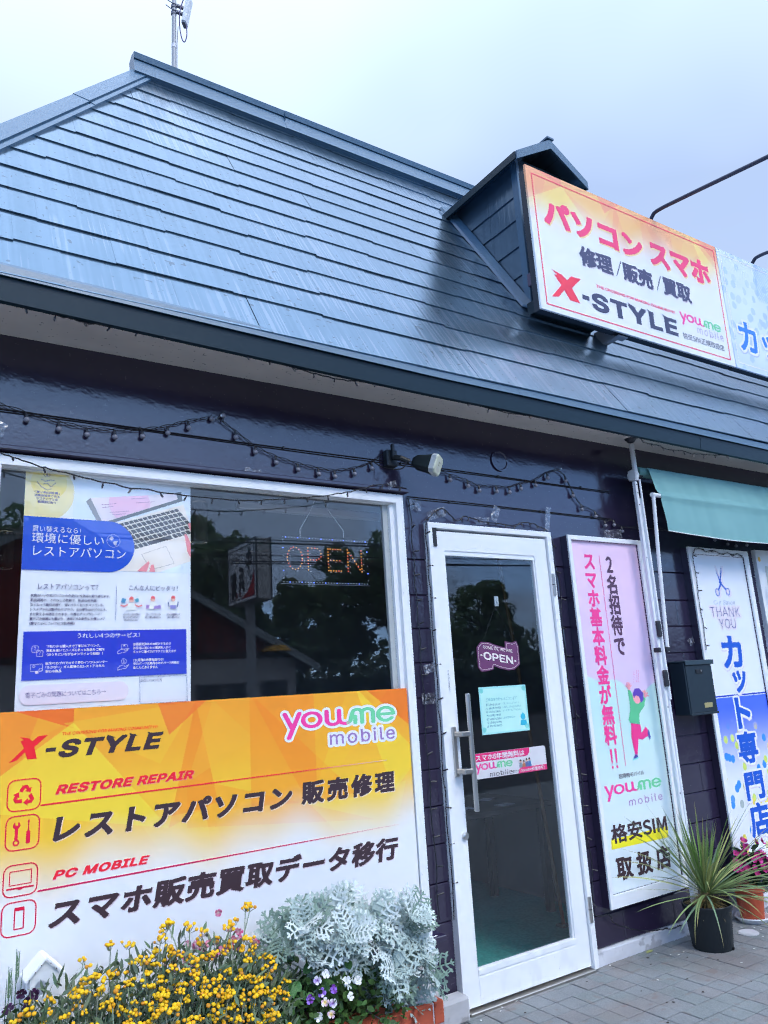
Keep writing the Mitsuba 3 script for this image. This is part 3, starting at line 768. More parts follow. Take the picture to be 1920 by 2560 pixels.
lap = ring(rrect(0.398, 0.464, 0.810, 0.853, 0.002), 0.0028).union(rrect(0.391, 0.471, 0.799, 0.804, 0.002)).union(sbox(0.424, 0.796, 0.438, 0.800))
printed(i3, 'symbol', lap, crim, Y)
i4 = icon(0.662, 0.763)
ph = ring(rrect(0.417, 0.447, 0.681, 0.745, 0.004), 0.0035).union(sbox(0.418, 0.735, 0.446, 0.744))
printed(i4, 'symbol', ph, crim, Y)

# ---------------------------------------------------------------- the poster behind the window
po = thing('window_poster', 'tall blue and white advertising poster hanging behind the upper window glass', 'poster')
PY = 0.046
obj('sheet', box(0.396, 1.004, PY, PY + 0.0015, 1.335, 2.193), 'print', po, color=(.88, .89, .90))
Y = PY - 0.001
def pp(name, g, c, lift=0): return printed(po, name, g, c, Y - 0.0006 * lift)
clip = sbox(0.396, 1.335, 1.004, 2.193)
photo = sbox(0.560, 1.831, 1.004, 2.193)
pp('photo', photo, (.80, .86, .90))
pp('yellow_circle', Point(0.452, 2.115).buffer(0.112, quad_segs=16).intersection(clip), ink(238, 226, 186))
pp('yellow_circle', Point(0.475, 2.15).buffer(0.062).intersection(clip), ink(236, 222, 150), 1)
hd_ = union_all([LineString([(0.434, 2.150), (0.448, 2.132), (0.470, 2.120), (0.482, 2.126)]), LineString([(0.497, 2.150), (0.482, 2.132), (0.470, 2.146), (0.456, 2.142)]), LineString([(0.448, 2.160), (0.462, 2.152), (0.480, 2.160), (0.492, 2.158)]), Point(0.462, 2.178).buffer(0.006).exterior, Point(0.471, 2.178).buffer(0.006).exterior]).buffer(0.0012)
pp('drawing', hd_, ink(110, 110, 150), 2)
for s, z in (('「買い物は投票」', 2.106), ('消費者発信で作る', 2.094), ('サステナブルな', 2.082), ('循環型社会へ', 2.0705)):
    n = len(s) * 0.0104
    jp(po, s, 0.470 - n / 2, 0.470 + n / 2, z, z + 0.0098, ink(88, 84, 150), Y - .0012, 0.025, name='small_lettering', px=64)
# laptop picture
pp('photo_shape', Polygon([(0.605, 2.089), (0.620, 2.104), (0.668, 2.010), (0.652, 2.006)]), ink(135, 150, 165), 1)
pp('photo_shape', Polygon([(0.620, 2.104), (0.945, 2.150), (0.952, 2.128), (0.668, 2.012)]), ink(214, 224, 246), 1)
pp('photo_shape', Polygon([(0.945, 2.155), (0.965, 2.160), (0.972, 2.122), (0.668, 2.000), (0.668, 2.013), (0.952, 2.128)]), ink(96, 112, 125), 2)
pp('photo_shape', Point(0.765, 2.095).buffer(0.078).intersection(Polygon([(0.624, 2.104), (0.940, 2.148), (0.948, 2.128), (0.668, 2.014)])), ink(226, 198, 238), 2)
for i, (a, b, c) in enumerate(((0.660, 2.080, .055), (0.664, 2.070, .04), (0.770, 2.112, .06), (0.790, 2.098, .07), (0.690, 2.052, .075), (0.70, 2.044, .05))):
    pp('small_lettering', affinity.rotate(sbox(a, b, a + c, b + 0.0022), 9, origin=(a, b)), ink(170, 150, 200), 3)
body = Polygon([(0.668, 2.000), (0.975, 2.108), (1.004, 2.02), (1.004, 1.880), (0.880, 1.832), (0.720, 1.832), (0.700, 1.92)])
pp('photo_shape', body, ink(222, 230, 238), 1)
ex, ez = np.array([0.949 - 0.703, 2.088 - 2.004]), np.array([0.790 - 0.703, 1.910 - 2.004])
O = np.array([0.703, 2.008])
keys = []
for r in range(6):
    ncol = 14 if r < 5 else 8
    for c in range(ncol):
        wk = 1.0 / 14 if r < 5 else (0.5 if c == 3 else 1.0 / 14)
        x = c / 14 if r < 5 else ([0, 1 / 14, 2 / 14, 3 / 14, 8.6 / 14, 9.6 / 14, 10.6 / 14, 11.6 / 14][c])
        if r == 5 and c == 3: wk = 5.4 / 14
        z = r / 6 + (0.03 if r == 0 else 0)
        hk = (1 / 6) * (0.80 if r else 0.6)
        a = [O + ex * (x + 0.006) + ez * z, O + ex * (x + wk - 0.006) + ez * z, O + ex * (x + wk - 0.006) + ez * (z + hk), O + ex * (x + 0.006) + ez * (z + hk)]
        keys.append(Polygon(a))
pp('keyboard', union_all(keys).intersection(clip), ink(62, 66, 74), 2)
pp('photo_shape', ring(Polygon([(0.811, 1.899), (0.905, 1.936), (0.940, 1.868), (0.846, 1.840)]), 0.0015), ink(160, 168, 180), 2)
skin = ink(222, 150, 170)
pp('photo_shape', union_all([Polygon([(0.796, 1.833), (0.822, 1.858), (0.838, 1.872), (0.842, 1.866), (0.832, 1.833)]), Polygon([(0.842, 1.833), (0.848, 1.858), (0.858, 1.862), (0.864, 1.833)])]), skin, 3)
pp('photo_shape', Polygon([(0.978, 1.990), (0.990, 1.984), (1.004, 1.950), (1.004, 1.892), (0.990, 1.920)]).union(Polygon([(0.992, 2.03), (1.004, 2.035), (1.004, 2.00)])), skin, 3)
band = sbox(0.396, 1.826, 0.688, 2.019).union(Point(0.688, 1.9225).buffer(0.0965, quad_segs=16))
pp('blue_band', band, ink(22, 84, 218), 4)
W_ = ink(226, 238, 255)
def pt(s, x0, x1, z0, z1, c=W_, bold=0.0, lift=5, name='lettering', px=112): jp(po, s, x0, x1, z0, z1, c, Y - 0.0006 * lift, bold, name=name, px=px)
pt('買い替えるなら！', 0.426, 0.590, 1.9645, 1.9865)
pt('環境に優しい', 0.425, 0.672, 1.924, 1.9615)
pt('レストアパソコン', 0.431, 0.752, 1.8775, 1.914)
gl = Point(0.7065, 1.9445).buffer(0.0245)
pp('drawing', ring(gl, 0.0014).union(union_all([Polygon([(0.690, 1.952), (0.700, 1.962), (0.708, 1.955), (0.700, 1.945)]), Polygon([(0.706, 1.942), (0.722, 1.946), (0.716, 1.926), (0.708, 1.930)])])), ink(180, 200, 240), 5)
navy = ink(70, 78, 130)
pt('レストアパソコンって？', 0.453, 0.656, 1.758, 1.7785, navy, 0.005)
pt('こんな人にピッタリ！', 0.767, 0.951, 1.760, 1.780, navy, 0.005)
pp('rule', sbox(0.7198, 1.648, 0.7215, 1.772), ink(90, 105, 170), 5)
for i, s in enumerate(('状態のいい中古パソコンの中身だけを新品に取り換えます。', '新品同等か、それ以上の性能で、新品の約半額！', '古くなって動作が遅く、使いづらくなったパソコンも、', 'レストアすれば動作もサクサク、お仕事もはかどります。', 'まだ使える本体をそのまま、中身をアップグレード！', '電子ごみ削減にも繋がり、地球にもお財布にも優しい♡', '（電子ごみについては下記参照）')):
    z = 1.7305 - 0.0163 * i
    x1 = (0.699, 0.654, 0.678, 0.688, 0.670, 0.682, 0.578)[i]
    pt(s, 0.430, x1, z, z + 0.0108, ink(62, 70, 115), 0.02, name='small_lettering', px=64)
def figure(cx, z, hair, items):
    pp('drawing', Polygon([(cx - 0.019, z), (cx + 0.019, z), (cx + 0.014, z + 0.024), (cx, z + 0.028), (cx - 0.014, z + 0.024)]), ink(232, 240, 252), 5)
    pp('drawing', Point(cx, z + 0.037).buffer(0.0085), ink(240, 190, 190), 6)
    pp('drawing', Point(cx, z + 0.042).buffer(0.0080).intersection(sbox(cx - .02, z + .039, cx + .02, z + .06)), hair, 7)
    for it, c in items: pp('drawing', it, c, 6)
figure(0.776, 1.686, ink(215, 110, 120), [(Polygon([(0.738, 1.716), (0.752, 1.711), (0.757, 1.726), (0.743, 1.731)]), ink(75, 150, 205)), (Polygon([(0.788, 1.726), (0.800, 1.731), (0.804, 1.719), (0.792, 1.715)]), ink(80, 165, 200)), (LineString([(0.738, 1.704), (0.750, 1.699), (0.762, 1.706)]).buffer(.002), ink(205, 120, 130)), (LineString([(0.814, 1.704), (0.802, 1.699), (0.790, 1.706)]).buffer(.002), ink(205, 120, 130))])
figure(0.856, 1.690, ink(228, 120, 135), [(Polygon([(0.858, 1.690), (0.888, 1.694), (0.884, 1.706), (0.862, 1.702)]), ink(150, 140, 220)), (sbox(0.831, 1.692, 0.842, 1.706), ink(160, 140, 215))])
figure(0.934, 1.692, ink(215, 110, 120), [(sbox(0.922, 1.692, 0.946, 1.706), ink(140, 150, 225)), (LineString([(0.915, 1.716), (0.918, 1.700)]).buffer(.002), ink(90, 110, 160)), (LineString([(0.953, 1.718), (0.950, 1.700)]).buffer(.002), ink(90, 110, 160))])
for rows_, cx in ((('パソコンの広告を', '見てもどれがいい', 'のかわからない'), 0.777), (('古いパソコンを', '安く買い替えたい'), 0.859), (('モノは循環して', '長く使いたい'), 0.936)):
    for i, s in enumerate(rows_):
        n = len(s) * 0.0078
        pt(s, cx - n / 2, cx + n / 2, 1.6668 - 0.0108 * i, 1.6744 - 0.0108 * i, ink(66, 74, 118), 0.02, name='small_lettering', px=48)
pp('blue_band', Polygon([(0.413, 1.610), (0.985, 1.614), (0.987, 1.446), (0.413, 1.444)]), ink(36, 66, 216), 4)
pt('うれしい4つのサービス！', 0.588, 0.808, 1.585, 1.603, W_, 0.01)
lines = [('下取りから購入まで丁寧にヒアリング。', .488, .668, 1.5525), ('無駄を省いてニーズにあった商品をご案内', .488, .682, 1.5385), ('（おうちにいながらオンラインで完結！）', .490, .678, 1.5245),
         ('自作PCのプロでオタク界のインフルエンサー', .487, .695, 1.4945), ('「たかぴー」さん監修の元レストアされた', .488, .684, 1.481), ('安心の製品', .488, .539, 1.4675),
         ('初期設定済みでお届けするので', .785, .926, 1.555), ('お手元に届いたら電源を入れて', .785, .926, 1.541), ('ネットに繋ぐだけですぐに使えます', .785, .946, 1.527),
         ('1か月間の故障保証付き！', .786, .899, 1.497), ('中のパーツは新品なのでパーツ故障は', .786, .958, 1.484), ('ほとんどありません', .786, .876, 1.4705)]
for s, a, b, z in lines: pt(s, a, b, z, z + 0.0106, ink(222, 232, 255), 0.025, name='small_lettering', px=64)
ic = ink(205, 218, 250)
pp('drawing', ring(rrect(0.441, 0.462, 1.538, 1.561, .003), .0014).union(ring(rrect(0.456, 0.478, 1.523, 1.546, .003), .0014)), ic, 5)
pt('?', .448, .455, 1.543, 1.556, ic); pt('?', .464, .471, 1.528, 1.541, ic)
pp('drawing', ring(rrect(0.439, 0.479, 1.474, 1.499, .002), .0014).union(sbox(.455, 1.466, .465, 1.474)).union(ring(Point(.450, 1.490).buffer(.0045), .0013)).union(ring(Point(.472, 1.479).buffer(.006), .0014)), ic, 5)
hand = LineString([(0, 0), (0.008, 0.007), (0.020, 0.008), (0.027, 0.004), (0.040, 0.012), (0.030, -0.001), (0.014, -0.004), (0, -0.008), (0, 0)]).buffer(.0008)
pp('drawing', affinity.translate(hand, .730, 1.534).union(ring(sbox(.742, 1.543, .764, 1.560), .0014)).union(sbox(.750, 1.553, .756, 1.560)), ic, 5)
pp('drawing', affinity.translate(hand, .731, 1.476).union(ring(Point(.752, 1.499).buffer(.010), .0014)), ic, 5)
pt('$', .749, .755, 1.492, 1.506, ic)
pp('photo_shape', rrect(0.408, 0.770, 1.362, 1.428, 0.03), ink(212, 222, 250), 4)
pt('電子ごみの問題についてはこちら→', 0.428, 0.691, 1.3855, 1.404, ink(84, 78, 150))
pp('frame_line', ring(Polygon([(0.810, 1.441), (0.988, 1.441), (0.989, 1.344), (0.812, 1.344)]), 0.0014), ink(90, 105, 160), 5)
pt('お問い合わせ先', 0.814, 0.893, 1.422, 1.4335, ink(100, 105, 145), name='small_lettering', px=64)

# ---------------------------------------------------------------- the sign on the roof
rs = thing('roof_sign', 'wide orange and white shop sign mounted in front of the roof dormer', 'sign')
RX0, RX1, RZ0, RZ1, RY = 3.053, 4.9655, 3.430, 4.388, -0.045
principled('roof_sign_print', proc(facets(RX0, RX1, RZ0, RZ1, 0.55, 0.90, 0.80)), 0.30, 0.5)
obj('panel', box(RX0, RX1, RY, RY + 0.014, RZ0, RZ1), 'roof_sign_print', rs)
obj('backing_box', box(RX0 + 0.02, RX1 - 0.004, RY + 0.0145, RY + 0.075, RZ0 + 0.01, RZ1 - 0.01), 'paint', rs, color=(0.02, 0.025, 0.035))
obj('bottom_rail', box(RX0 + 0.13, 3.72, RY + 0.077, DY - 0.002, RZ0 + 0.09, RZ0 + 0.17), 'fascia_metal', rs)
obj('bracket', cat([box(3.745, 3.790, 0.02, 0.19, 3.415, 3.520, 0.004), box(3.745, 3.835, -0.02, 0.03, 3.418, 3.428, 0.002)]), 'paint', rs, color=(0.30, 0.34, 0.40))
obj('terminal_box', box(3.125, 3.17, RY + 0.08, RY + 0.155, 3.66, 3.745, 0.004), 'paint', rs, color=(0.10, 0.07, 0.11))
Y = RY - 0.0015
rp, rd = ink(226, 70, 130), ink(62, 70, 112)
printed(rs, 'border_line', ring(Polygon([(3.097, 4.345), (4.937, 4.350), (4.912, 3.470), (3.100, 3.466)]), 0.0075), ink(228, 80, 110), Y)
hz = ink(228, 190, 190)
jp(rs, 'パソコン', 3.166, 4.085, 4.019, 4.203, rp, Y, 0.055, shadow=(0.006, ink(240, 205, 165)))
jp(rs, 'スマホ', 4.160, 4.828, 4.019, 4.213, rp, Y, 0.055, shadow=(0.006, ink(240, 205, 165)))
for s, a, b in (('修理', 3.440, 3.745), ('販売', 3.844, 4.144), ('買取', 4.248, 4.556)):
    jp(rs, s, a, b, 3.818, 3.956, rd, Y, 0.045, shadow=(0.004, ink(190, 200, 225)))
for a, b in ((3.772, 3.842), (4.174, 4.242)):
    printed(rs, 'slash', Polygon([(a, 3.830), (a + 0.008, 3.830), (b, 3.951), (b - 0.008, 3.951)]), rd, Y)
xlogo(rs, 3.150, 3.425, (3.502, 4.336), 3.527, 3.712, Y, 0, ink(228, 62, 92), ink(56, 66, 104), (3.419, 3.480, 3.579, 3.609), (3.526, 3.660))
jp(rs, 'THE CROSSING FOR MAKING COMMUNITY!!', 3.563, 4.337, 3.693, 3.713, ink(226, 70, 110), Y, 0.025, face='en', name='small_lettering')
youme(rs, 4.388, 4.855, 3.634, 3.728, Y)
jp(rs, 'mobile', 4.562, 4.866, 3.602, 3.662, ink(160, 165, 215), Y, -0.004, face='en', name='small_lettering', space=0.12)
jp(rs, '格安SIM正規取扱店', 4.385, 4.855, 3.527, 3.574, ink(70, 80, 110), Y, 0.0, name='small_lettering')

rs2 = thing('roof_sign', 'pale blue salon sign beside the orange sign on the roof', 'sign')
def salon_art(p, n, uv):
    a, b = p.x - 4.97, p.z - 3.43
    v = voronoi(a * 13.0, b * 12.0)
    c = mix((0.70, 0.78, 0.80), (0.62, 0.70, 0.83), smoothstep(0.1, 0.9, fbm(a * 2.0, b * 2.0, 1.0, 3)))
    dot = smoothstep(0.40, 0.37, v[0]) * smoothstep(0.30, 0.45, v[2])
    dc = mix((0.72, 0.78, 0.55), (0.45, 0.58, 0.82), smoothstep(0.25, 0.75, v[2] * 0.6 + 0.5 - b * 0.4))
    c = mix(c, dc, dot * 0.8)
    hatch = smoothstep(0.35, 0.65, dr.abs(dr.sin((a - b) * 130.0))) * smoothstep(0.16, 0.20, a - 0.28) * smoothstep(0.62, 0.66, b) * smoothstep(0.0, 0.02, 0.62 - dr.abs(a - 0.7))
    return mix(c, (0.35, 0.52, 0.82), hatch * 0.6)
principled('salon_print', proc(salon_art), 0.30, 0.5)
obj('panel', box(4.972, 6.85, RY, RY + 0.014, RZ0, RZ1), 'salon_print', rs2)
obj('backing_box', box(4.98, 6.84, RY + 0.0145, RY + 0.075, RZ0 + 0.01, RZ1 - 0.01), 'paint', rs2, color=(0.02, 0.025, 0.035))
printed(rs2, 'border_line', ring(sbox(5.012, 3.472, 6.81, 4.350), 0.006), ink(215, 232, 255), Y)
gk = fit(words('カット専門店', 'jp', 0.03), 5.077, 6.72, 3.570, 3.842)
printed(rs2, 'lettering_shadow', affinity.translate(gk.buffer(0.022), 0.004, -0.006), ink(165, 190, 235), Y + 0.0003)
printed(rs2, 'lettering_outline', gk.buffer(0.020), PAPER, Y - 0.0003)
printed(rs2, 'lettering', gk, ink(50, 125, 235), Y - 0.001)

# ---------------------------------------------------------------- the pink panel
pk = thing('panel_sign', 'tall narrow pink and mint panel sign with a jumping girl, between door and awning pole', 'sign', 'tall framed panel signs on the shop wall')
SY = -0.030
def frame_parts(t, x0, x1, z0, z1, w, bw):
    obj('frame', slab(sbox(x0, z0, x1, z1).difference(sbox(x0 + w, z0 + bw, x1 - w, z1 - w)), SY, SY + 0.010), 'white_frame', t)
    obj('box', slab(sbox(x0 + .002, z0 + .002, x1 - .002, z1 - .002).difference(sbox(x0 + w + .0005, z0 + bw + .0005, x1 - w - .0005, z1 - w - .0005)), SY + 0.0102, 0.027), 'wall_paint', t)
    obj('bottom_ledge', box(x0 + w + .001, x1 - w - .001, SY + 0.004, 0.02, z0 + bw - 0.0305, z0 + bw - .001, 0.002), 'white_frame', t)
frame_parts(pk, 3.063, 3.664, 0.240, 2.098, 0.024, 0.060)
def pk_art(p, n, uv):
    wv = 1.295 + 0.045 * dr.sin((p.x - 3.05) * 9.0 + 0.5) + 0.02 * dr.sin((p.x - 3.0) * 23.0)
    lav = mix((0.76, 0.58, 0.76), (0.88, 0.61, 0.76), smoothstep(1.3, 2.05, p.z))
    mint = mix((0.74, 0.80, 0.80), (0.58, 0.78, 0.72), smoothstep(0.45, 1.2, p.z))
    return mix(mint, lav, smoothstep(wv - 0.002, wv + 0.002, p.z))
principled('pink_print', proc(pk_art), 0.36, 0.45)
obj('panel', box(3.082, 3.645, -0.012, 0.0, 0.285, 2.078), 'pink_print', pk)
Y = -0.0135
# measured on the frame's plane, printed a little deeper: scale about the eye's foot
def dk(x): return x * (2.84685 + Y) / (2.84685 + SY)
def dz_(z): return EYE[2] + (z - EYE[2]) * (2.84685 + Y) / (2.84685 + SY)
pkc = ink(226, 66, 155)
def vert(parent, s, x0, x1, zt, zb, col, bold, name='lettering'):
    jp(parent, s, dk(x0), dk(x1), dz_(zb), dz_(zt), col, Y, bold, vertical=True, name=name)
vert(pk, 'スマホ基本料金が無料', 3.160, 3.255, 1.995, 0.995, pkc, 0.035)
for x in (3.187, 3.222):
    printed(pk, 'lettering', Polygon([(dk(x), dz_(0.975)), (dk(x + 0.016), dz_(0.975)), (dk(x + 0.012), dz_(0.905)), (dk(x + 0.004), dz_(0.905))]).union(Point(dk(x + .008), dz_(0.887)).buffer(0.007)), pkc, Y)
vert(pk, '2名招待で', 3.322, 3.414, 1.990, 1.448, ink(80, 60, 92), 0.034)
printed(pk, 'rule', sbox(dk(3.2915), dz_(0.884), dk(3.2945), dz_(1.996)), pkc, Y)
fig = lambda pts: Polygon([(dk(a), dz_(b)) for a, b in pts])
sk, gr, pu = ink(240, 160, 185), ink(85, 190, 150), ink(90, 70, 190)
fp = printed(pk, 'drawing', fig([(3.385, 1.262), (3.405, 1.262), (3.428, 1.205), (3.452, 1.188), (3.475, 1.196), (3.508, 1.222), (3.520, 1.212), (3.500, 1.170), (3.452, 1.136), (3.446, 1.082), (3.372, 1.094), (3.362, 1.112), (3.386, 1.160), (3.388, 1.215)]), gr, Y - .0003)
printed(fp, 'shape', fig([(3.378, 1.092), (3.450, 1.080), (3.450, 1.035), (3.490, 1.066), (3.512, 1.040), (3.508, 1.020), (3.450, 1.002), (3.420, 1.010), (3.396, 0.930), (3.378, 0.934), (3.366, 1.020)]), ink(226, 60, 150), Y - .0006)
printed(fp, 'shape', Point(dk(3.452), dz_(1.222)).buffer(0.034), sk, Y - .0006)
printed(fp, 'shape', fig([(3.420, 1.240), (3.440, 1.268), (3.478, 1.268), (3.506, 1.240), (3.502, 1.205), (3.478, 1.192), (3.470, 1.225), (3.440, 1.232), (3.426, 1.218)]), pu, Y - .0009)
hands = []
for cx, cz, a0 in ((3.396, 1.272, 90), (3.520, 1.226, 60)):
    hands.append(Point(dk(cx), dz_(cz)).buffer(0.010))
    for i in range(5):
        a = math.radians(a0 - 60 + 30 * i)
        hands.append(LineString([(dk(cx), dz_(cz)), (dk(cx) + 0.026 * math.cos(a), dz_(cz) + 0.030 * math.sin(a))]).buffer(0.0036))
printed(fp, 'shape', union_all(hands), sk, Y - .0009)
printed(fp, 'shape', fig([(3.352, 0.905), (3.398, 0.912), (3.398, 0.926), (3.380, 0.934), (3.364, 0.922)]).union(fig([(3.500, 1.040), (3.512, 1.050), (3.520, 1.010), (3.510, 0.996), (3.502, 1.012)])), ink(70, 80, 170), Y - .0009)
printed(fp, 'shape', fig([(3.352, 0.905), (3.398, 0.912), (3.398, 0.918), (3.352, 0.911)]), ink(110, 210, 220), Y - .0012)
for a, b, c in ((3.44, 1.30, 0), (3.462, 1.305, 0), (3.48, 1.30, 0)):
    printed(fp, 'shape', union_all([affinity.rotate(sbox(dk(a), dz_(b) + .014 * i, dk(a) + .0025, dz_(b) + .014 * i + .008), -14, origin=(dk(a), dz_(b))) for i in range(5)]), ink(226, 80, 170), Y - .0003)
jp(pk, '招待制モバイル', dk(3.232), dk(3.430), dz_(0.826), dz_(0.850), ink(75, 65, 80), Y, 0.01, name='small_lettering')
youme(pk, dk(3.114), dk(3.558), dz_(0.727), dz_(0.803), Y)
jp(pk, 'mobile', dk(3.284), dk(3.550), dz_(0.688), dz_(0.726), ink(150, 120, 195), Y, -0.004, face='en', name='small_lettering', space=0.14)
printed(pk, 'yellow_band', Polygon([(dk(3.113), dz_(0.505)), (dk(3.553), dz_(0.500)), (dk(3.561), dz_(0.555)), (dk(3.119), dz_(0.550))]), ink(244, 225, 50), Y)
jp(pk, '格安SIM', dk(3.122), dk(3.556), dz_(0.528), dz_(0.616), DARK, Y - .0006, 0.025)
jp(pk, '取扱店', dk(3.128), dk(3.552), dz_(0.355), dz_(0.466), DARK, Y, 0.035, space=0.25)

# ---------------------------------------------------------------- the blue salon panel
bl = thing('panel_sign', 'tall white and blue panel sign with scissors and coloured dots, under the awning', 'sign', 'tall framed panel signs on the shop wall')
frame_parts(bl, 4.100, 4.735, 0.240, 2.085, 0.040, 0.072)
def bl_art(p, n, uv):
    t = smoothstep(0.66, 1.13, p.z)
    c = mix((0.80, 0.81, 0.86), (0.075, 0.16, 0.86), t)
    c = dr.select(p.z > 1.176, mi.Color3f(0.80, 0.82, 0.86), c)
    v = voronoi(p.x * 14.0, p.z * 12.0)
    ddot = smoothstep(0.30, 0.26, v[0]) * smoothstep(1.06, 0.92, p.z)
    dc = mix((0.86, 0.72, 0.10), (0.05, 0.28, 0.75), smoothstep(0.40, 0.45, v[2]))
    dc = mix(dc, (0.66, 0.76, 0.16), smoothstep(0.74, 0.78, v[2]))
    return mix(c, dc, ddot * smoothstep(0.12, 0.2, v[2]))
principled('blue_print', proc(bl_art), 0.34, 0.45)
obj('panel', box(4.135, 4.70, -0.012, 0.0, 0.300, 2.050), 'blue_print', bl)
blue, navy2 = ink(20, 85, 210), ink(45, 58, 150)
def dots(parent): pass
sc = union_all([fig([(4.340, 1.980), (4.352, 1.945), (4.392, 1.868), (4.386, 1.862), (4.372, 1.880)]), fig([(4.414, 1.976), (4.410, 1.940), (4.380, 1.866), (4.372, 1.872), (4.386, 1.905)]),
                LineString([(dk(4.388), dz_(1.872)), (dk(4.350), dz_(1.824))]).buffer(.006), LineString([(dk(4.372), dz_(1.872)), (dk(4.424), dz_(1.828))]).buffer(.006),
                ring(affinity.scale(Point(dk(4.334), dz_(1.808)).buffer(0.021), 1, 1.2), .006), ring(affinity.scale(Point(dk(4.442), dz_(1.814)).buffer(0.021), 1, 1.2), .006)])
printed(bl, 'scissors_shadow', affinity.translate(sc, 0.012, -0.004).buffer(0.006), ink(200, 212, 240), Y + .0003)
printed(bl, 'scissors', sc, blue, Y)
jp(bl, 'Cut Salon', dk(4.278), dk(4.500), dz_(1.732), dz_(1.760), ink(125, 145, 190), Y, -0.012, 10, face='en', name='small_lettering')
ty = fit(words('THANK', 'en', -0.012), dk(4.230), dk(4.534), dz_(1.658), dz_(1.716)).union(fit(words('YOU', 'en', -0.012), dk(4.300), dk(4.470), dz_(1.585), dz_(1.644)))
printed(bl, 'lettering_shadow', ty.buffer(0.012), ink(205, 214, 238), Y + .0003)
printed(bl, 'lettering', ty, navy2, Y)
big = []
for ch, a, b, z1, z0 in (('カ', 4.283, 4.487, 1.540, 1.346), ('ッ', 4.345, 4.485, 1.330, 1.198), ('ト', 4.326, 4.468, 1.172, 0.990), ('専', 4.287, 4.486, 0.972, 0.790), ('門', 4.300, 4.487, 0.742, 0.586), ('店', 4.291, 4.487, 0.568, 0.384)):
    big.append(fit(words(ch, 'jp', 0.028).buffer(0.01), dk(a), dk(b), dz_(z0), dz_(z1)))
big = union_all(big)
printed(bl, 'rule', sbox(4.137, dz_(1.181), 4.698, dz_(1.190)), ink(28, 70, 200), Y + .0006)
printed(bl, 'lettering_shadow', affinity.translate(big.buffer(0.014), 0.004, -0.006), ink(196, 204, 236), Y + .0003)
printed(bl, 'lettering_outline', big.buffer(0.0125), PAPER, Y)
printed(bl, 'lettering', big, blue, Y - .0006)

# ---------------------------------------------------------------- on the door glass
DGY = 0.0235
op = thing('open_plaque', 'purple wavy COME IN WE ARE OPEN plaque hanging behind the door glass', 'sign')
wave = [(2.412, 1.512), (2.440, 1.537), (2.485, 1.535), (2.540, 1.518), (2.594, 1.506), (2.596, 1.537), (2.640, 1.530), (2.668, 1.538), (2.677, 1.515), (2.677, 1.428), (2.640, 1.405), (2.600, 1.402), (2.540, 1.415), (2.506, 1.428), (2.504, 1.409), (2.470, 1.404), (2.430, 1.401), (2.412, 1.420)]
pw = Polygon(wave).buffer(0.004).buffer(-0.001)
obj('board', slab(pw, DGY + 0.004, DGY + 0.007), 'print', op, color=ink(106, 66, 118))
Y = DGY + 0.003
printed(op, 'outline', ring(pw.buffer(-0.007), 0.002), ink(225, 215, 238), Y)
printed(op, 'lettering', affinity.skew(fit(words('COME IN, WE ARE', 'en', 0.02), 2.448, 2.636, 1.493, 1.512), ys=-7.5, origin=(2.54, 1.502)), ink(230, 222, 240), Y)
printed(op, 'lettering', affinity.skew(fit(words('·OPEN·', 'en', 0.03), 2.428, 2.656, 1.442, 1.480), ys=-9.0, origin=(2.54, 1.461)), ink(235, 230, 245), Y)
obj('cord', cat([tube([(2.450, DGY + .005, 1.535), (2.552, DGY + .005, 1.715)], .0004, 5), tube([(2.655, DGY + .005, 1.533), (2.552, DGY + .005, 1.715)], .0004, 5)]), 'paint', op, color=(.06, .06, .07))
hk = thing('clear_hook', 'small clear plastic hook stuck on the door glass above the plaque', 'hook')
obj('base', box(2.540, 2.566, 0.014, 0.0185, 1.712, 1.762, 0.002), 'paint', hk, color=(0.34, 0.40, 0.42))
obj('prong', tube([(2.553, .014, 1.742), (2.553, .006, 1.728), (2.553, .004, 1.720), (2.553, -.001, 1.724)], .002, 6), 'paint', hk, color=(0.4, 0.45, 0.46))
nt = thing('opening_hours_notice', 'turquoise paper notice of opening hours taped inside the door glass', 'notice')
obj('sheet', box(2.395, 2.697, DGY, DGY + 0.001, 1.108, 1.3265), 'print', nt, color=ink(150, 226, 242))
obj('picture', flat(rrect(2.404, 2.688, 1.116, 1.318, .01), DGY - 0.0004), 'print', nt, color=ink(176, 236, 246))
Y = DGY - 0.001
nb = ink(70, 165, 205)
jp(nt, 'ご来店ありがとうございます', 2.436, 2.633, 1.2595, 1.274, nb, Y, 0.0, name='heading', px=64)
for i, d in enumerate('月火水木金土日'):
    z = 1.2375 - 0.0163 * i
    jp(nt, d + ' ' + ('11' if d == '水' else '10') + ':00-19:00', 2.429, 2.521, z, z + 0.0105, ink(60, 140, 185), Y, 0.012, name='small_lettering', px=64)
for i, (s, x1) in enumerate((('※祝（10:00-18:00）や', 2.645), ('出張などで外出する場合が', 2.655), ('ありますのでご了承下さい', 2.656), ('', 0), ('出張修理受付', 2.61), ('', 0))):
    if s: jp(nt, s, 2.534, x1, 1.239 - 0.0165 * i, 1.249 - 0.0165 * i, ink(110, 190, 222), Y, 0.0, name='small_lettering', px=64)
sm = ink(50, 185, 228)
printed(nt, 'drawing', union_all([Point(2.660, 1.176).buffer(.015), Polygon([(2.640, 1.135), (2.685, 1.135), (2.680, 1.160), (2.645, 1.160)]), Polygon([(2.648, 1.183), (2.674, 1.183), (2.661, 1.197)])]), sm, Y)
printed(nt, 'drawing', union_all([Point(2.41 + .27 * i, 1.31 - .18 * j).buffer(.012) for i in (0, 1) for j in (0, 1)]), ink(120, 215, 225), Y)
ys_ = thing('sticker_sign', 'white and magenta phone plan sticker behind the long door handle', 'sticker')
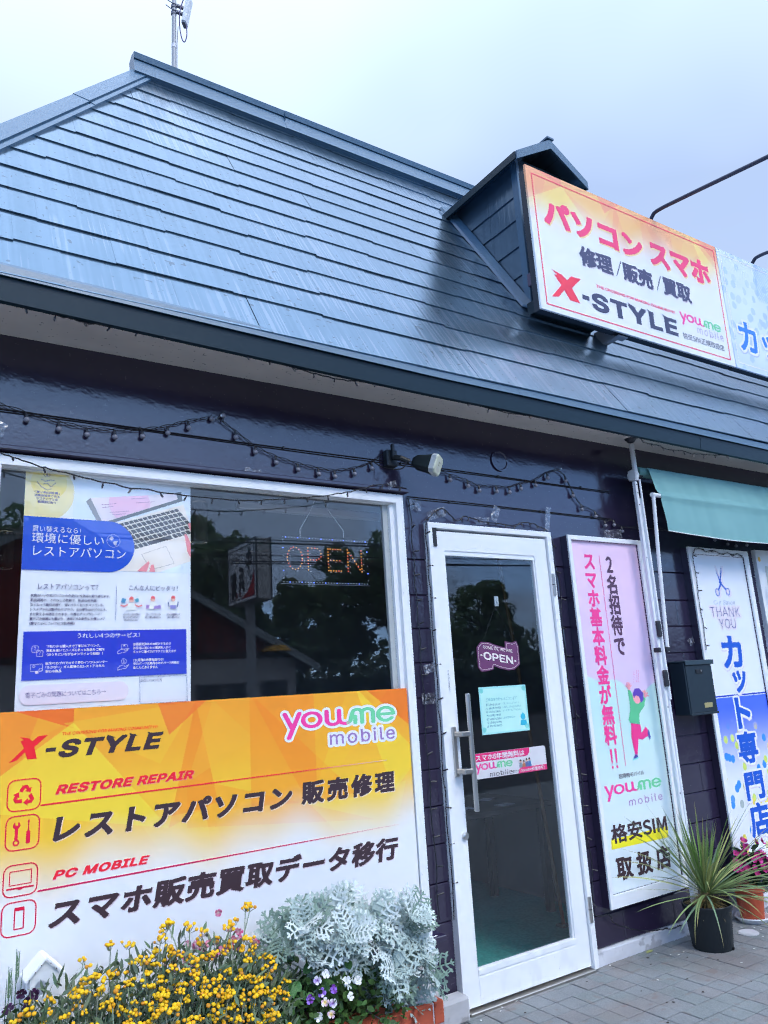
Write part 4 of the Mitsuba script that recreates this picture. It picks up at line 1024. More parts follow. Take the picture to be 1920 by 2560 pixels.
obj('sheet', slab(rrect(2.328, 2.787, 0.9165, 1.0292, 0.012), DGY, DGY + 0.001), 'print', ys_, color=ink(196, 214, 236))
mg = ink(206, 44, 128)
printed(ys_, 'band', sbox(2.329, 0.992, 2.655, 1.0285).union(Polygon([(2.655, 1.0285), (2.679, 1.0285), (2.678, 1.008), (2.668, 0.996), (2.655, 0.992)])), mg, Y)
jp(ys_, 'スマホ6年間無料は', 2.342, 2.645, 0.995, 1.0235, PAPER, Y - .0006, 0.02)
youme(ys_, 2.336, 2.566, 0.938, 0.984, Y)
jp(ys_, 'mobile', 2.420, 2.559, 0.9205, 0.943, ink(70, 62, 80), Y, 0.0, face='en', name='small_lettering', space=0.08)
jp(ys_, 'だけ！', 2.562, 2.597, 0.9225, 0.9345, ink(60, 60, 80), Y, 0.01, name='small_lettering', px=64)
printed(ys_, 'band', Polygon([(2.597, 0.917), (2.604, 0.934), (2.614, 0.942), (2.786, 0.942), (2.786, 0.917)]), mg, Y)
jp(ys_, 'docomo回線使用！', 2.611, 2.767, 0.9215, 0.938, PAPER, Y - .0006, 0.012, name='small_lettering')
for i, (x, z, c) in enumerate(((2.616, .968, (120, 150, 175)), (2.636, .964, (170, 120, 90)), (2.655, .970, (90, 110, 170)), (2.674, .972, (70, 120, 185)))):
    printed(ys_, 'photo_shape', Polygon([(x - .011, .9425), (x + .011, .9425), (x + .008, z - .004), (x - .008, z - .004)]), ink(*c), Y - .0003)
    printed(ys_, 'photo_shape', Point(x, z + .002).buffer(.0055), ink(205, 160, 145), Y - .0006)
    printed(ys_, 'photo_shape', Point(x, z + .005).buffer(.0058).intersection(sbox(x - .01, z + .003, x + .01, z + .02)), ink(40, 34, 40), Y - .0009)

# ---------------------------------------------------------------- fittings on the wall
BLACK = (0.012, 0.012, 0.016)
def smooth_path(pts, n=6):
    """A Catmull-Rom curve through the points."""
    p = np.asarray(pts, float)
    if len(p) < 3: return p
    q = np.vstack([2 * p[0] - p[1], p, 2 * p[-1] - p[-2]])
    out = []
    for i in range(1, len(q) - 2):
        for t in np.linspace(0, 1, n, endpoint=False):
            a, b, c, d = q[i - 1:i + 3]
            out.append(0.5 * (2 * b + (c - a) * t + (2 * a - 5 * b + 4 * c - d) * t * t + (3 * b - a - 3 * c + d) * t ** 3))
    return np.array(out + [p[-1]])

for z, x0, x1, lab in ((2.395, -0.08, 3.52, 'pair of thin black cables stretched along the wall through the bulb strings'), (2.228, 2.06, 3.50, 'pair of thin black cables on the wall just above the door')):
    c = thing('cable_pair', lab, 'cable')
    for i in range(2):
        xs = np.linspace(x0, x1, 24)
        pts = np.c_[xs, np.full(24, 0.0245 - 0.001 * i), z + 0.0085 * (i - .5) + 0.002 * np.sin(xs * 3 + i) - 0.004 * (xs - x0) / 3]
        obj('cable', tube(pts, 0.0019, 6), 'paint', c, color=BLACK)
    for x in np.arange(x0 + 0.25, x1, 0.62):
        obj('clip', box(x, x + 0.008, 0.0185, 0.0275, z - 0.008, z + 0.008, 0.002), 'paint', c, color=(0.02, 0.02, 0.02))

# bulb strings: two twisted wires with round clear bulbs
def bulb_string(label, path, bulbs):
    t = thing('bulb_string', label, 'string lights', 'sagging bulb strings on the upper wall')
    p = smooth_path(path, 6)
    n = len(p)
    a = np.arange(n) * 0.9
    off = np.c_[np.zeros(n), 0.0025 * np.sin(a), 0.0045 * np.cos(a)]
    for s in (1, -1):
        obj('wire', tube(p + s * off, 0.0017, 5), 'paint', t, color=BLACK)
    for x, z in bulbs:
        j = np.argmin(abs(p[:, 0] - x))
        top = p[j]
        d = np.array([x + 0.004, 0.012, z + 0.002])
        k = obj('bulb', moved(trimesh.creation.icosphere(2, 0.0105), trans(*d)), 'gloss', t, smooth=True, color=(0.24, 0.23, 0.26))
        obj('socket', tube([top, [x + 0.003, 0.012, z + 0.018], [x + 0.003, 0.012, z + 0.009]], [0.0022, 0.0060, 0.0055], 8), 'paint', k, color=(0.03, 0.03, 0.035))
up_ = 0.032
def wirepath(pts): return [(x, 0.014, z + up_) for x, z in pts]
bulb_string('bulb string sagging above the shop window from the corner to the first nail',
            [(0.20, 0.014, 2.455), (0.28, 0.014, 2.42)] + wirepath([(0.382, 2.366), (0.492, 2.346), (0.591, 2.338), (0.692, 2.342), (0.797, 2.359), (0.897, 2.387), (0.982, 2.421)]) + [(1.10, 0.014, 2.488)],
            [(0.382, 2.366), (0.492, 2.346), (0.591, 2.338), (0.692, 2.342), (0.797, 2.359), (0.897, 2.387), (0.982, 2.421), (1.080, 2.474)])
b2 = [(1.185, 2.408), (1.272, 2.353), (1.368, 2.318), (1.472, 2.298), (1.574, 2.288), (1.656, 2.286), (1.760, 2.308), (1.857, 2.346)]
bulb_string('bulb string sagging between the first nail and the floodlight', [(1.11, 0.014, 2.485)] + wirepath(b2) + [(1.925, 0.014, 2.425)], [(1.130, 2.496)] + b2)
b3 = [(2.317, 2.337), (2.430, 2.317), (2.502, 2.299), (2.620, 2.306), (2.710, 2.310), (2.794, 2.337), (2.905, 2.367), (3.003, 2.419)]
bulb_string('bulb string sagging above the shop door, to the nail beside the awning', [(2.03, 0.014, 2.42), (2.18, 0.014, 2.388)] + wirepath(b3) + [(3.085, 0.014, 2.478)], b3)
b4 = [(3.142, 2.417), (3.187, 2.334), (3.245, 2.259), (3.352, 2.227), (3.424, 2.178), (3.500, 2.187), (3.564, 2.153), (3.882, 2.159), (4.454, 2.152), (4.590, 2.133), (4.679, 2.127), (4.806, 2.139)]
bulb_string('bulb string dropping from the nail and running behind the awning', [(3.088, 0.014, 2.475)] + wirepath(b4) + [(5.0, 0.014, 2.17)], b4)
for x, z in ((1.113, 2.484), (3.087, 2.474)):
    thing1('nail', tube([(x, 0.03, z), (x, -0.018, z), (x, -0.020, z)], [0.002, 0.002, 0.005], 8), 'brushed_steel', f'nail holding up the bulb strings {"above the window" if x < 2 else "above the pink panel"}', 'nail')

# thin black fairy-light strings with small stub lamps
def fairy(label, path, every=0.11, r=0.0026, n=8, seed=0, fall=(0, -0.35, -1), stub=0.024, points=None):
    t = thing('fairy_light_string', label, 'fairy lights', 'thin black fairy light strings')
    rg = np.random.default_rng(seed)
    p = smooth_path(path, n)
    p = p + np.c_[np.zeros(len(p)), rg.normal(0, .0012, len(p)), rg.normal(0, .0016, len(p))]
    obj('wire', tube(p, r, 6), 'paint', t, color=BLACK)
    seg = np.r_[0, np.cumsum(np.linalg.norm(np.diff(p, axis=0), axis=1))]
    for s in np.arange(every * 0.4, seg[-1], every):
        q = np.array([np.interp(s, seg, p[:, k]) for k in range(3)])
        d = np.array(fall, float) + rg.normal(0, 0.35, 3) * (1, .5, .5)
        d /= np.linalg.norm(d)
        obj('lamp', tube([q, q + d * stub * 0.35, q + d * stub * 0.45, q + d * stub], [0.0024, 0.0028, 0.0040, 0.0032], 6), 'paint', t, color=(0.015, 0.015, 0.02))
    return t
fairy('fairy light string sagging across the top of the shop window', [(0.20, -0.05, 2.245), (0.298, -0.06, 2.211), (0.409, -0.06, 2.180), (0.508, -0.06, 2.161), (0.710, -0.06, 2.132), (0.974, -0.06, 2.117), (1.188, -0.06, 2.119), (1.382, -0.06, 2.142), (1.577, -0.06, 2.175), (1.756, -0.055, 2.221), (1.86, -0.045, 2.254), (2.02, -0.03, 2.256)], 0.105, seed=1)
fairy('fairy light string under the eave above the window', [(0.10, -0.285, 2.668), (0.283, -0.283, 2.664), (0.42, -0.280, 2.655), (0.511, -0.278, 2.648), (0.60, -0.278, 2.652), (0.718, -0.280, 2.655), (0.82, -0.284, 2.660)], 0.095, seed=2)
fairy('fairy light string under the eave near the floodlight', [(1.08, -0.284, 2.650), (1.206, -0.280, 2.644), (1.33, -0.278, 2.632), (1.527, -0.276, 2.622), (1.64, -0.278, 2.630), (1.76, -0.284, 2.640)], 0.10, seed=3)
fairy('fairy light string under the eave above the door', [(2.18, -0.285, 2.638), (2.253, -0.282, 2.630), (2.447, -0.277, 2.617), (2.608, -0.280, 2.622), (2.80, -0.285, 2.622)], 0.13, seed=4)
fairy('fairy light string under the eave above the awning', [(3.45, -0.283, 2.622), (3.494, -0.265, 2.615), (3.522, -0.26, 2.606), (3.636, -0.26, 2.605), (3.718, -0.26, 2.592), (3.856, -0.262, 2.598), (3.928, -0.262, 2.593), (4.047, -0.265, 2.600), (4.30, -0.285, 2.618)], 0.10, seed=5)
fairy('fairy light string looped along the top of the door frame under tape', [(2.146, 0.012, 2.117), (2.200, 0.006, 2.160), (2.251, 0.004, 2.185), (2.300, 0.004, 2.150), (2.340, 0.006, 2.130), (2.385, 0.004, 2.155), (2.431, 0.004, 2.150), (2.52, 0.006, 2.135), (2.622, 0.006, 2.134), (2.717, 0.006, 2.127), (2.760, 0.004, 2.147), (2.81, 0.004, 2.154), (2.86, 0.004, 2.146), (2.90, 0.006, 2.136), (2.955, 0.008, 2.120)], 0.062, seed=6, stub=0.020)
fairy('fairy light string hanging down beside the window frame', [(2.060, 0.02, 2.235), (2.064, 0.018, 2.168), (2.070, 0.018, 2.122), (2.069, 0.018, 2.083), (2.062, 0.018, 2.024), (2.070, 0.018, 1.934), (2.064, 0.018, 1.828), (2.070, 0.018, 1.730), (2.066, 0.018, 1.650), (2.072, 0.018, 1.551), (2.066, 0.018, 1.42), (2.074, 0.018, 1.28), (2.064, 0.018, 1.10), (2.072, 0.018, 0.95), (2.064, 0.018, 0.80), (2.074, 0.018, 0.62), (2.066, 0.018, 0.48), (2.072, 0.018, 0.38)], 0.115, 0.0022, seed=7, fall=(0.9, -0.3, 0.1), stub=0.03)
fairy('fairy light string running down the latch side of the door frame', [(2.142, 0.0, 2.112), (2.136, 0.004, 2.05), (2.139, 0.0, 1.96), (2.135, 0.004, 1.85), (2.139, 0.0, 1.773), (2.134, 0.004, 1.6), (2.139, 0.0, 1.371), (2.135, 0.004, 1.25), (2.139, 0.0, 1.171), (2.134, 0.004, 0.974), (2.138, 0.0, 0.875), (2.135, 0.004, 0.76), (2.139, 0.0, 0.56), (2.136, 0.004, 0.372)], 0.155, 0.0026, seed=8, fall=(1, -0.5, 0.05), stub=0.026)
fairy('fairy light string running down the hinge side of the door frame', [(2.968, 0.012, 2.10), (2.99, 0.015, 2.055), (2.985, 0.015, 1.959), (3.013, 0.015, 1.81), (2.990, 0.015, 1.642), (2.998, 0.015, 1.459), (2.986, 0.015, 1.285), (3.020, 0.015, 1.162), (2.99, 0.015, 1.0), (3.01, 0.015, 0.85), (2.99, 0.015, 0.66), (3.012, 0.015, 0.46), (2.988, 0.015, 0.30), (2.985, 0.008, 0.225), (3.081, 0.004, 0.212), (3.102, 0.004, 0.173), (3.219, 0.004, 0.120), (3.35, 0.0, 0.085), (3.462, 0.0, 0.073), (3.515, -0.004, 0.060), (3.56, -0.006, 0.066), (3.593, -0.004, 0.063)], 0.15, 0.0024, seed=9, fall=(0.6, -0.3, -0.35), stub=0.026)
fairy('fairy light string looped along the top and side of the blue panel frame', [(4.66, -0.036, 2.04), (4.60, -0.036, 2.062), (4.55, -0.036, 2.045), (4.50, -0.036, 2.066), (4.43, -0.036, 2.052), (4.35, -0.036, 2.072), (4.27, -0.036, 2.060), (4.22, -0.036, 2.078), (4.15, -0.036, 2.062), (4.128, -0.036, 2.0), (4.133, -0.036, 1.88), (4.122, -0.036, 1.74), (4.130, -0.036, 1.60), (4.118, -0.036, 1.46)], 0.11, 0.0024, seed=10, fall=(0.8, -0.3, -0.3))

# pieces of clear tape
def tape(label, cx, cz, w, h, ang, y=0.012, seed=0, crumple=0.007):
    nx, nz = 9, 7
    u, v = np.meshgrid(np.linspace(-.5, .5, nx), np.linspace(-.5, .5, nz))
    p = np.stack([u * w, v * 0, v * h], -1).reshape(-1, 3)
    q = p / 0.018 + seed * 7.3
    p[:, 1] = (meshkit.fbm(q, 3, seed) - 0.6) * crumple * 2
    p[:, 0] += (meshkit.fbm(q + 9, 3, seed) - 0.5) * 0.016
    p[:, 2] += (meshkit.fbm(q + 19, 3, seed) - 0.5) * 0.016
    f = np.array([t for j in range(nz - 1) for i in range(nx - 1) for t in ([j * nx + i, j * nx + i + 1, (j + 1) * nx + i + 1], [j * nx + i, (j + 1) * nx + i + 1, (j + 1) * nx + i])])
    m = trimesh.Trimesh(p, f, process=False)
    m.apply_transform(trans(cx, y, cz) @ rot([0, 1, 0], -ang))
    thing1('tape_piece', m, 'clear_tape', label, 'tape', 'torn pieces of clear tape', smooth=True)
tape('torn clear tape at the upper outer corner of the window frame', 2.094, 2.192, 0.070, 0.050, -3, seed=1)
tape('crumpled clear tape over the wires above the latch corner of the door', 2.218, 2.158, 0.115, 0.045, 18, seed=2, crumple=0.012)
tape('crumpled clear tape lying along the middle of the door head', 2.505, 2.142, 0.095, 0.034, 4, seed=3)
tape('clear tape flap sticking up above the middle of the door', 2.585, 2.182, 0.045, 0.085, -28, y=0.0, seed=4, crumple=0.012)
tape('strip of clear tape standing above the hinge corner of the door', 2.970, 2.186, 0.036, 0.135, -13, seed=5, crumple=0.004)
tape('clear tape on the wall above the near end of the window', 0.290, 2.310, 0.045, 0.085, -20, seed=6)
tape('flattened clear tape on the wall between window head and bulbs', 1.262, 2.268, 0.075, 0.022, -3, seed=7)
tape('crumpled clear tape at mid height on the narrow wall beside the door', 2.112, 1.425, 0.075, 0.040, 8, y=0.014, seed=8, crumple=0.012)
tape('dull clear tape low on the narrow wall beside the door', 2.098, 1.290, 0.075, 0.050, 0, y=0.02, seed=9, crumple=0.003)
tape('sheet of clear tape beside the awning pole above the pink panel', 3.48, 2.135, 0.16, 0.05, 6, seed=10)
tape('scrap of clear tape on the wall beside the blue panel', 4.055, 1.515, 0.05, 0.045, 25, seed=11, crumple=0.01)
tape('loose clear tape on the head of the window near the floodlight', 1.93, 2.262, 0.055, 0.030, 25, y=-0.04, seed=12, crumple=0.01)

vent = thing('wall_vent', 'round flat vent cover painted in with the upper wall', 'vent')
obj('rim', moved(lathe([(0.050, 0.0), (0.057, 0.002), (0.058, 0.008), (0.050, 0.008), (0.046, 0.003), (0.0, 0.003)], 32), trans(2.675, 0.0275, 2.484) @ rot([1, 0, 0], 90)), 'wall_paint', vent)

# floodlight
fl_ = thing('floodlight', 'square floodlight with dark housing and pale ribbed lens above the window corner', 'floodlight')
fn = np.array([0.50, -0.80, -0.30]); fn /= np.linalg.norm(fn)
fx = np.cross([0, 0, 1.0], fn); fx /= np.linalg.norm(fx); fx = -fx if fx[0] < 0 else fx
fz = np.cross(fx, -fn); fz = fz if fz[2] > 0 else -fz
R4 = np.eye(4); R4[:3, 0], R4[:3, 1], R4[:3, 2] = fx, fz, fn
R4[:3, 3] = (2.100, -0.140, 2.350)
R4 = R4 @ rot([0, 0, 1], -10) @ np.diag([.84, .90, .84, 1])
def oct_(w, h, c, z):
    return [(x, y, z) for x, y in ((w - c, h), (-w + c, h), (-w, h - c), (-w, -h + c), (-w + c, -h), (w - c, -h), (w, -h + c), (w, h - c))]
def loft(rings, caps=(True, True)):
    n = len(rings[0]); v = np.array([p for r in rings for p in r]); f = []
    for i in range(len(rings) - 1):
        for j in range(n):
            k = (j + 1) % n
            f += [[i * n + j, i * n + k, (i + 1) * n + k], [i * n + j, (i + 1) * n + k, (i + 1) * n + j]]
    if caps[0]: f += [[0, j + 1, j] for j in range(1, n - 1)]
    if caps[1]: f += [[(len(rings) - 1) * n, (len(rings) - 1) * n + j, (len(rings) - 1) * n + j + 1] for j in range(1, n - 1)]
    return trimesh.Trimesh(v, np.array(f), process=False)
obj('housing', moved(loft([oct_(.020, .020, .006, -.120), oct_(.034, .034, .010, -.095), oct_(.040, .042, .012, -.030), oct_(.046, .049, .014, 0.0)]), R4), 'paint', fl_, smooth=30, color=(0.010, 0.018, 0.020))
rim = []
for i in range(12):
    z = i * 0.0026
    rim += [oct_(.047 + .0014 * (i % 2), .050 + .0014 * (i % 2), .014, z)]
obj('ribbed_rim', moved(loft(rim), R4), 'gloss', fl_, color=(0.36, 0.39, 0.40))
obj('lens', moved(loft([oct_(.0475, .0505, .014, .0290), oct_(.046, .049, .014, .035), oct_(.041, .044, .013, .0385)]), R4), 'gloss', fl_, color=(0.58, 0.59, 0.44))
obj('reflector', moved(loft([oct_(.026, .034, .008, .0388), oct_(.022, .030, .008, .0396)]), R4), 'gloss', fl_, color=(0.55, 0.55, 0.46))
obj('lens_mark', moved(cat([box(-.012 + .010 * i, -.006 + .010 * i, -.006 + .013 * j, .003 + .013 * j, .0397, .0402) for i in range(2) for j in range(2)]), R4), 'gloss', fl_, color=(0.32, 0.34, 0.22))
obj('arm', tube([(2.02, -0.07, 2.375), (1.985, -0.05, 2.395), (1.965, -0.02, 2.405)], 0.013, 8), 'paint', fl_, color=(0.012, 0.016, 0.018))
obj('wall_mount', cat([box(1.935, 1.995, -0.010, 0.0275, 2.365, 2.445, .004), box(1.955, 1.968, -0.030, -0.0102, 2.40, 2.47, .003)]), 'paint', fl_, color=(0.014, 0.018, 0.022))
obj('cable', tube(smooth_path([(1.99, -0.09, 2.37), (1.97, -0.08, 2.335), (1.93, -0.05, 2.335), (1.90, 0.0, 2.36), (1.86, 0.015, 2.392)]), .003, 6), 'paint', fl_, color=BLACK)

# awning
aw = thing('awning', 'pale green cloth awning rolled almost closed, with white poles, over the salon front', 'awning')
AX0, AX1 = 3.700, 6.30
path = [(-0.115, 2.520), (-0.128, 2.500), (-0.142, 2.44), (-0.156, 2.38), (-0.170, 2.355), (-0.187, 2.344), (-0.188, 2.325), (-0.182, 2.312), (-0.187, 2.285), (-0.193, 2.24), (-0.198, 2.18), (-0.200, 2.124)]
nx = 60
xs = np.linspace(AX0, AX1, nx)
v = []
for i, (y, z) in enumerate(path):
    t = i / (len(path) - 1)
    wob = meshkit.fbm(np.c_[xs * 2.1, np.full(nx, t * 3), np.zeros(nx)], 3, 4) - 0.5
    amp = 0.012 if i < 4 else (0.003 if i < 8 else 0.018)
    lowx = 0.020 * np.sin((xs - AX0) * 2.2) * (t > 0.7) * (t - 0.7) / 0.3
    v.append(np.c_[xs + 0.0 * t, y + wob * amp, z + (0.010 * wob if i in (0, 1) else 0) - lowx - 0.004 * (xs - AX0) * (t > .6)])
v = np.vstack(v); f = []
for i in range(len(path) - 1):
    for j in range(nx - 1):
        a = i * nx + j
        f += [[a, a + 1, a + nx + 1], [a, a + nx + 1, a + nx]]
cl = obj('cloth', (v, np.array(f)), 'awning_cloth', aw, smooth=True)
hem = v[-nx:] + [0, -0.001, 0]
obj('hem', tube(hem, 0.0028, 5), 'matte', cl, color=(0.78, 0.78, 0.74))
obj('roller', tube([(3.640, -0.085, 2.497), (AX1, -0.085, 2.497)], 0.030, 18), 'paint', aw, smooth=40, color=(0.10, 0.24, 0.22))
obj('roller_end', cat([moved(lathe([(0, 0), (.034, 0), (.034, .022), (.020, .030), (0, .030)], 24), trans(3.598, -0.085, 2.470) @ rot([0, 1, 0], 90)), box(3.590, 3.612, -0.115, -0.060, 2.440, 2.500, .005)]), 'paint', aw, smooth=40, color=(0.66, 0.66, 0.64))
obj('roller_boss', moved(lathe([(0, 0), (.020, 0), (.020, .05), (0, .05)], 18), trans(3.628, -0.085, 2.482) @ rot([0, 1, 0], 90)), 'paint', aw, smooth=40, color=(0.03, 0.035, 0.04))
obj('front_rod', tube([(3.632, -0.174, 2.336), (AX1, -0.174, 2.330)], 0.0125, 14), 'paint', aw, smooth=40, color=(0.76, 0.77, 0.77))
obj('pole', tube([(3.606, -0.105, 2.655), (3.606, -0.105, 2.435)], 0.0145, 14), 'paint', aw, smooth=40, color=(0.66, 0.66, 0.66))
obj('pole_cap', tube([(3.606, -0.105, 2.668), (3.606, -0.105, 2.689)], [0.018, 0.036], 20), 'paint', aw, smooth=40, color=(0.03, 0.03, 0.04))
rail = obj('rail', cat([box(3.589, 3.609, -0.108, -0.084, 0.02, 2.43, .003), box(3.611, 3.625, -0.112, -0.088, 0.02, 2.33, .003)]), 'paint', aw, color=(0.76, 0.77, 0.78))
obj('guide_rod', tube([(3.617, -0.118, 2.44), (3.617, -0.118, 1.20)], 0.006, 10), 'paint', rail, color=(0.82, 0.82, 0.83))
for z in (2.41, 2.36, 2.29, 1.98, 1.16, 0.72):
    obj('screw', moved(lathe([(0, 0), (.004, 0), (.003, .002), (0, .002)], 10), trans(3.598, -0.1082, z) @ rot([1, 0, 0], 90)), 'paint', rail, color=(0.05, 0.05, 0.06))
obj('arm', tube([(3.645, -0.176, 2.345), (3.648, -0.150, 2.0), (3.650, -0.118, 1.452)], 0.0105, 12), 'paint', aw, smooth=40, color=(0.80, 0.80, 0.80))
obj('arm_bracket', box(3.570, 3.588, -0.125, -0.085, 1.452, 1.478, .003), 'paint', aw, color=(0.015, 0.015, 0.02))
obj('arm_bracket', box(3.627, 3.667, -0.130, -0.086, 1.452, 1.480, .003), 'paint', aw, color=(0.015, 0.015, 0.02))
for z in (1.536, 1.268):
    obj('grip', box(3.585, 3.617, -0.128, -0.1085, z, z + 0.088, .006), 'paint', aw, color=(0.02, 0.02, 0.026))

# mailbox
mb = thing('mailbox', 'dark blue grey metal letter box with brass name plate, beside the blue panel', 'mailbox')
mc = (0.010, 0.022, 0.032)
obj('body', box(3.832, 4.083, -0.075, 0.026, 1.100, 1.392, .004), 'paint', mb, color=mc)
obj('lid', cat([box(3.829, 4.092, -0.084, 0.026, 1.3925, 1.402, .002), box(3.829, 4.092, -0.090, -0.0845, 1.376, 1.402, .002)]), 'paint', mb, color=(0.026, 0.048, 0.062))
obj('door_panel', box(3.838, 4.078, -0.079, -0.0752, 1.112, 1.374, .002), 'paint', mb, color=mc)
lk = obj('lock_plate', box(3.925, 3.985, -0.083, -0.0792, 1.326, 1.350, .002), 'paint', mb, color=(0.008, 0.009, 0.011))
obj('keyhole', moved(lathe([(0, 0), (.0055, 0), (.0045, .004), (0, .004)], 14), trans(3.970, -0.0832, 1.341) @ rot([1, 0, 0], 90)), 'brushed_steel', lk)
obj('name_plate', box(3.962, 4.036, -0.081, -0.0792, 1.135, 1.162, .001), 'paint', mb, color=(0.36, 0.31, 0.14), label='blank brass name plate')
obj('bottom_lip', box(3.832, 4.086, -0.081, -0.0752, 1.098, 1.110, .002), 'paint', mb, color=mc)

# lit OPEN sign of small lamps, hanging inside the window
led = thing('led_open_sign', 'hanging sign of small orange and blue lamps spelling OPEN inside the window', 'sign')
LY = 0.150
obj('frame', box(1.444, 1.904, LY + .004, LY + .008, 1.8175, 1.8205), 'paint', led, color=(0.12, 0.13, 0.15))
for a, b in (((1.545, 2.066), (1.606, 2.162)), ((1.770, 2.074), (1.695, 2.166))):
    obj('cord', tube([(a[0], LY, a[1] - .034), (a[0], LY, a[1]), (b[0], LY, b[1]), (b[0] + (b[0] - a[0]) * .3, LY, b[1] + .045)], .0016, 6), 'paint', led, color=(0.7, 0.7, 0.66))
def along(pts, d=0.0150):
    p = np.asarray(pts, float); s = np.r_[0, np.cumsum(np.linalg.norm(np.diff(p, axis=0), axis=1))]
    n = max(2, int(round(s[-1] / d)) + 1)
    return [(np.interp(t, s, p[:, 0]), np.interp(t, s, p[:, 1])) for t in np.linspace(0, s[-1], n)]
def letter(x, ch):
    h, w = 0.100, 0.074
    oval = [(x + w / 2 + w / 2 * math.cos(a), h / 2 + h / 2 * math.sin(a)) for a in np.linspace(0, 2 * math.pi, 40)][:-1]
    st = {'O': [oval], 'P': [[(x, 0), (x, h)], [(x + .02, h), (x + .048, h), (x + w - .008, h * .85), (x + w - .008, h * .62), (x + .048, h * .46), (x + .012, h * .46)]],
          'E': [[(x, 0), (x, h)], [(x + .012, h), (x + w - .008, h)], [(x + .012, h * .48), (x + w - .014, h * .48)], [(x + .012, 0), (x + w - .008, 0)]],
          'N': [[(x, 0), (x, h)], [(x + .008, h * .88), (x + w - .010, h * .10)], [(x + w, 0), (x + w, h)]]}[ch]
    return [q for s in st for q in along(s)]
dots_on, dots_off, dots_red, dots_blue = [], [], [], []
for i, ch in enumerate('OPEN'):
    pts_ = letter(1.478 + 0.103 * i, ch)
    for x, z in pts_: (dots_red if rng.random() < 0.3 else dots_on).append((x, 1.883 + z))
    for x, z in pts_[::2]: dots_off.append((x + 0.011, 1.876 + z * 0.97))
for i, x in enumerate(np.arange(1.458, 1.900, 0.0148)):
    for z in (1.826, 2.027): (dots_blue if i % 4 == (1 if z > 2 else 2) else dots_off).append((x, z))
for i, z in enumerate(np.arange(1.842, 2.02, 0.034)):
    for x in (1.458, 1.893): (dots_blue if i % 3 == 1 else dots_off).append((x, z))
def lamps(name, pts, col, power):
    ms = [moved(trimesh.creation.icosphere(1, 0.0027), trans(x, LY, z)) for x, z in pts]
    k = obj(name, cat(ms), 'paint', led, smooth=False, color=np.clip(np.array(col), 0.02, .8), kind='stuff')
    if power: scene[k]['emitter'] = {'type': 'area', 'radiance': rgb(np.array(col) * power)}
lamps('orange_lamps', dots_on, (1.0, 0.34, 0.06), 0.30)
lamps('red_lamps', dots_red, (1.0, 0.13, 0.08), 0.30)
lamps('blue_lamps', dots_blue, (0.10, 0.20, 1.0), 0.8)
lamps('unlit_lamps', dots_off, (0.55, 0.58, 0.62), 0)

# ceiling lamps and furniture inside
for x, y, w in ((0.597, 2.214, 'towards the rear corner'), (1.432, 1.15, 'above the middle of the room')):
    cl_ = thing('ceiling_lamp', f'small round lit ceiling lamp inside the shop, {w}', 'lamp')
    obj('rim', lathe([(0.046, 2.196), (0.052, 2.200), (0.052, 2.418), (0.046, 2.418), (0.046, 2.196)], 24, (x, y, 0)), 'matte', cl_, color=(.3, .3, .3))
    k = obj('bulb', lathe([(0.045, 2.199), (0.03, 2.194), (0.0, 2.192)], 20, (x, y, 0)), 'matte', cl_, color=(.8, .8, .75))
    scene[k]['emitter'] = {'type': 'area', 'radiance': rgb((9.0, 8.4, 7.2))}
rl = thing('curtain_rail', 'pale blind rail along the inside top of the window', 'rail')
obj('rail', box(1.30, 2.10, 0.255, 0.300, 2.170, 2.205, .006), 'paint', rl, color=(0.45, 0.45, 0.44))
obj('end_cap', box(2.1005, 2.112, 0.250, 0.305, 2.165, 2.210, .004), 'paint', rl, color=(0.35, 0.35, 0.35))
tb = thing('display_table', 'dark display table with papers, seen dimly through the door glass', 'table')
obj('top', box(2.60, 3.50, 0.75, 1.35, 0.60, 0.63, .004), 'paint', tb, color=(0.05, 0.05, 0.055))
for x, y in ((2.63, 0.78), (3.43, 0.78), (2.63, 1.28), (3.43, 1.28)): obj('leg', box(x, x + .04, y, y + .04, 0.011, 0.599), 'paint', tb, color=(0.02, 0.03, 0.035))
for i, (x, y, a) in enumerate(((2.72, 0.84, 12), (2.98, 0.95, -20), (3.22, 0.86, 6), (3.30, 1.12, 30))):
    m = box(-.05, .05, -.035, .035, 0, 0.003); m.apply_transform(trans(x, y, 0.6305) @ rot([0, 0, 1], a))
    thing1('paper_slip', m, 'print', 'small white slip of paper lying on the dark display table', 'paper', 'paper slips on the display table', color=(.6, .62, .66))
ct = thing('counter', 'dim counter along the rear of the shop', 'counter')
obj('body', box(0.6, 2.1, 1.7, 2.15, 0.011, 0.80, .004), 'paint', ct, color=(0.05, 0.045, 0.05))
obj('top', box(0.57, 2.13, 1.66, 2.18, 0.8005, 0.83, .004), 'paint', ct, color=(0.12, 0.11, 0.11))
ban = thing('banner_pole', 'thin orange upright pole standing inside the door', 'pole')
obj('shaft', tube([(3.30, 0.55, 0.011), (3.12, 0.60, 2.1)], .010, 10), 'paint', ban, color=(0.20, 0.11, 0.06))
obj('foot', box(3.27, 3.33, 0.52, 0.58, .0105, .02), 'paint', ban, color=(0.05, 0.12, 0.11))

